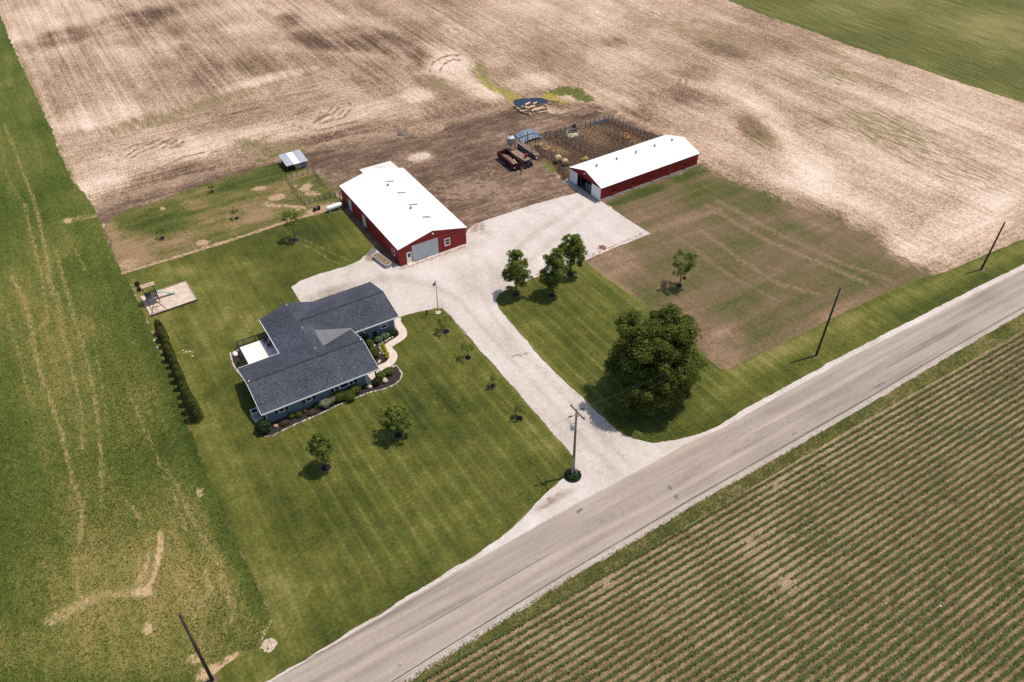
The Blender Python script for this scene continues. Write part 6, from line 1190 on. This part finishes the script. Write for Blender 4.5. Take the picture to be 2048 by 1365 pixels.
# ---- loose things far and near on the ground: pale clods in the corn
for i, (q, lb) in enumerate((((1880, 1214), 'white stone lying between corn rows near the lower right'), ((1496, 856), 'white scrap lying in the corn near the verge'))):
    boulder(lb, P(*q), (.14, .11, .1), 60 + i, plain('white_rock', (.7, .66, .6)))

# ================================================================== corn
def corn_rows():
    y0 = P(1200, 1159).y; head = R(-0.4); spacing = .762 * 70 / 67.63; cs, sn = math.cos(head), math.sin(head); i = 0; count = 0
    ox = P(1200, 1159).x
    while True:
        s = np.arange(-110, 190, .5); yy = y0 - i * spacing; X = ox + s * cs + 0 * s; Y = yy + s * sn
        vis = in_view(X, Y, 130) & (Y > -40)
        if i > 95: break
        if vis.any():
            a, b = s[vis].min(), s[vis].max(); n = int((b - a) / .165); rg = np.random.default_rng(3000 + i)
            t = a + (np.arange(n) + rg.uniform(-.35, .35, n)) * (b - a) / n
            px = ox + t * cs; py = yy + t * sn + rg.normal(0, .03, n)
            vig = np.array([mnoise.noise(Vector((x * .16, yy * .3, 7))) for x in px]); vig2 = np.array([mnoise.noise(Vector((x * .03, yy * .05, 2))) for x in px])
            keep_ = (vig > -.72 + rg.random(n) * .15); px, py, vig = px[keep_], py[keep_], (vig + vig2 * .8)[keep_]; n = len(px)
            if n:
                Lf = 7; az = rg.normal(0, .62, (n, Lf)) + rg.choice([0.0, math.pi], (n, Lf)); sc_ = (.82 + .35 * vig)[:, None] * rg.uniform(.75, 1.2, (n, Lf)); ln = .45 * sc_; h0 = rg.uniform(.03, .2, (n, Lf)); dx, dy = np.cos(az), np.sin(az); wd = .042
                V = np.zeros((n, Lf, 5, 3))
                for j, (o, z, wv) in enumerate(((0 * ln, h0, wd * .6), (0 * ln, h0, -wd * .6), (ln * .5, h0 + ln * .62, wd), (ln * .5, h0 + ln * .62, -wd), (ln * .98, h0 + ln * .36, 0))):
                    V[..., j, 0] = px[:, None] + dx * o - dy * wv; V[..., j, 1] = py[:, None] + dy * o + dx * wv; V[..., j, 2] = z + .012
                k = n * Lf; ii = np.arange(k)[:, None] * 5; F = np.concatenate([ii + [[0, 1, 3]], ii + [[0, 3, 2]], ii + [[2, 3, 4]]]); rn = np.clip(rg.normal(.45, .25, k), 0, 1)
                tag(mesh_np('corn_row', V.reshape(-1, 3), F, LEAF['corn'], corn_field, fattrs={'rnd': np.tile(rn, 3)}), kind='stuff'); count += n
        elif i > 5: break
        i += 1
    return count
NC = corn_rows()

# ================================================================== loose leaf cover in the hay and on the verge
def tufts(name, poly, n, h, wd, leaf, label, z=.01, seed=1, weight=None, near=None):
    rg = np.random.default_rng(seed); A_ = np.array(poly); lo, hi = A_.min(0), A_.max(0); X = []; Y = []; got = 0
    while got < n:
        x = rg.uniform(lo[0], hi[0], n); y = rg.uniform(lo[1], hi[1], n); k = in_view(x, y, 60) & inside(poly, x, y)
        if near is not None: dist = np.hypot(x, y); k &= rg.random(n) < np.clip((near / np.maximum(dist, 1)) ** 2, 0, 1)
        if weight is not None: u, v = Qn(x, y); k &= rg.random(n) < weight(u, v, x, y)
        X.append(x[k]); Y.append(y[k]); got += k.sum()
        if k.sum() == 0: break
    x, y = np.concatenate(X)[:n], np.concatenate(Y)[:n]; n = len(x); B = 3; az = rg.uniform(0, 6.28, (n, B)); H_ = h * rg.uniform(.5, 1.3, (n, B)) * (1 + .5 * np.array([mnoise.noise(Vector((a * .8, b * .8, 0))) for a, b in zip(x, y)]))[:, None]
    out = H_ * rg.uniform(.3, 1.0, (n, B)); V = np.zeros((n, B, 3, 3)); dx, dy = np.cos(az), np.sin(az)
    for j, (o, zz, wv) in enumerate(((0 * H_, 0 * H_, wd), (0 * H_, 0 * H_, -wd), (out, H_, 0))):
        V[..., j, 0] = x[:, None] + dx * o - dy * wv; V[..., j, 1] = y[:, None] + dy * o + dx * wv; V[..., j, 2] = zz + z
    k = n * B; rn = np.clip(rg.normal(.42, .22, k), 0, 1); o = mesh_np(name, V.reshape(-1, 3), np.arange(k * 3).reshape(-1, 3), LEAF[leaf], None, fattrs={'rnd': rn})
    return tag(o, label, 'plants', kind='stuff')
hw = lambda u, v, X, Y: np.clip(1 - 1.1 * hay_tracks(u, v, X, Y) - hay_soil(u, v, X, Y) - .45 * hay_dry(u, v, X, Y), .05, 1)
tufts('hay_plants', W(hay_px), 90000, .10, .035, 'hay', 'green leafy hay crop covering the left field', .012, 5, hw, 75)
vpoly = W([(x - 2, y + 12) for x, y in road_lo[::-1]] + corn_top)
tufts('verge_weeds', vpoly, 7000, .17, .035, 'weed', 'rank grass and weeds between the road and the corn', .022, 6, None, 70)
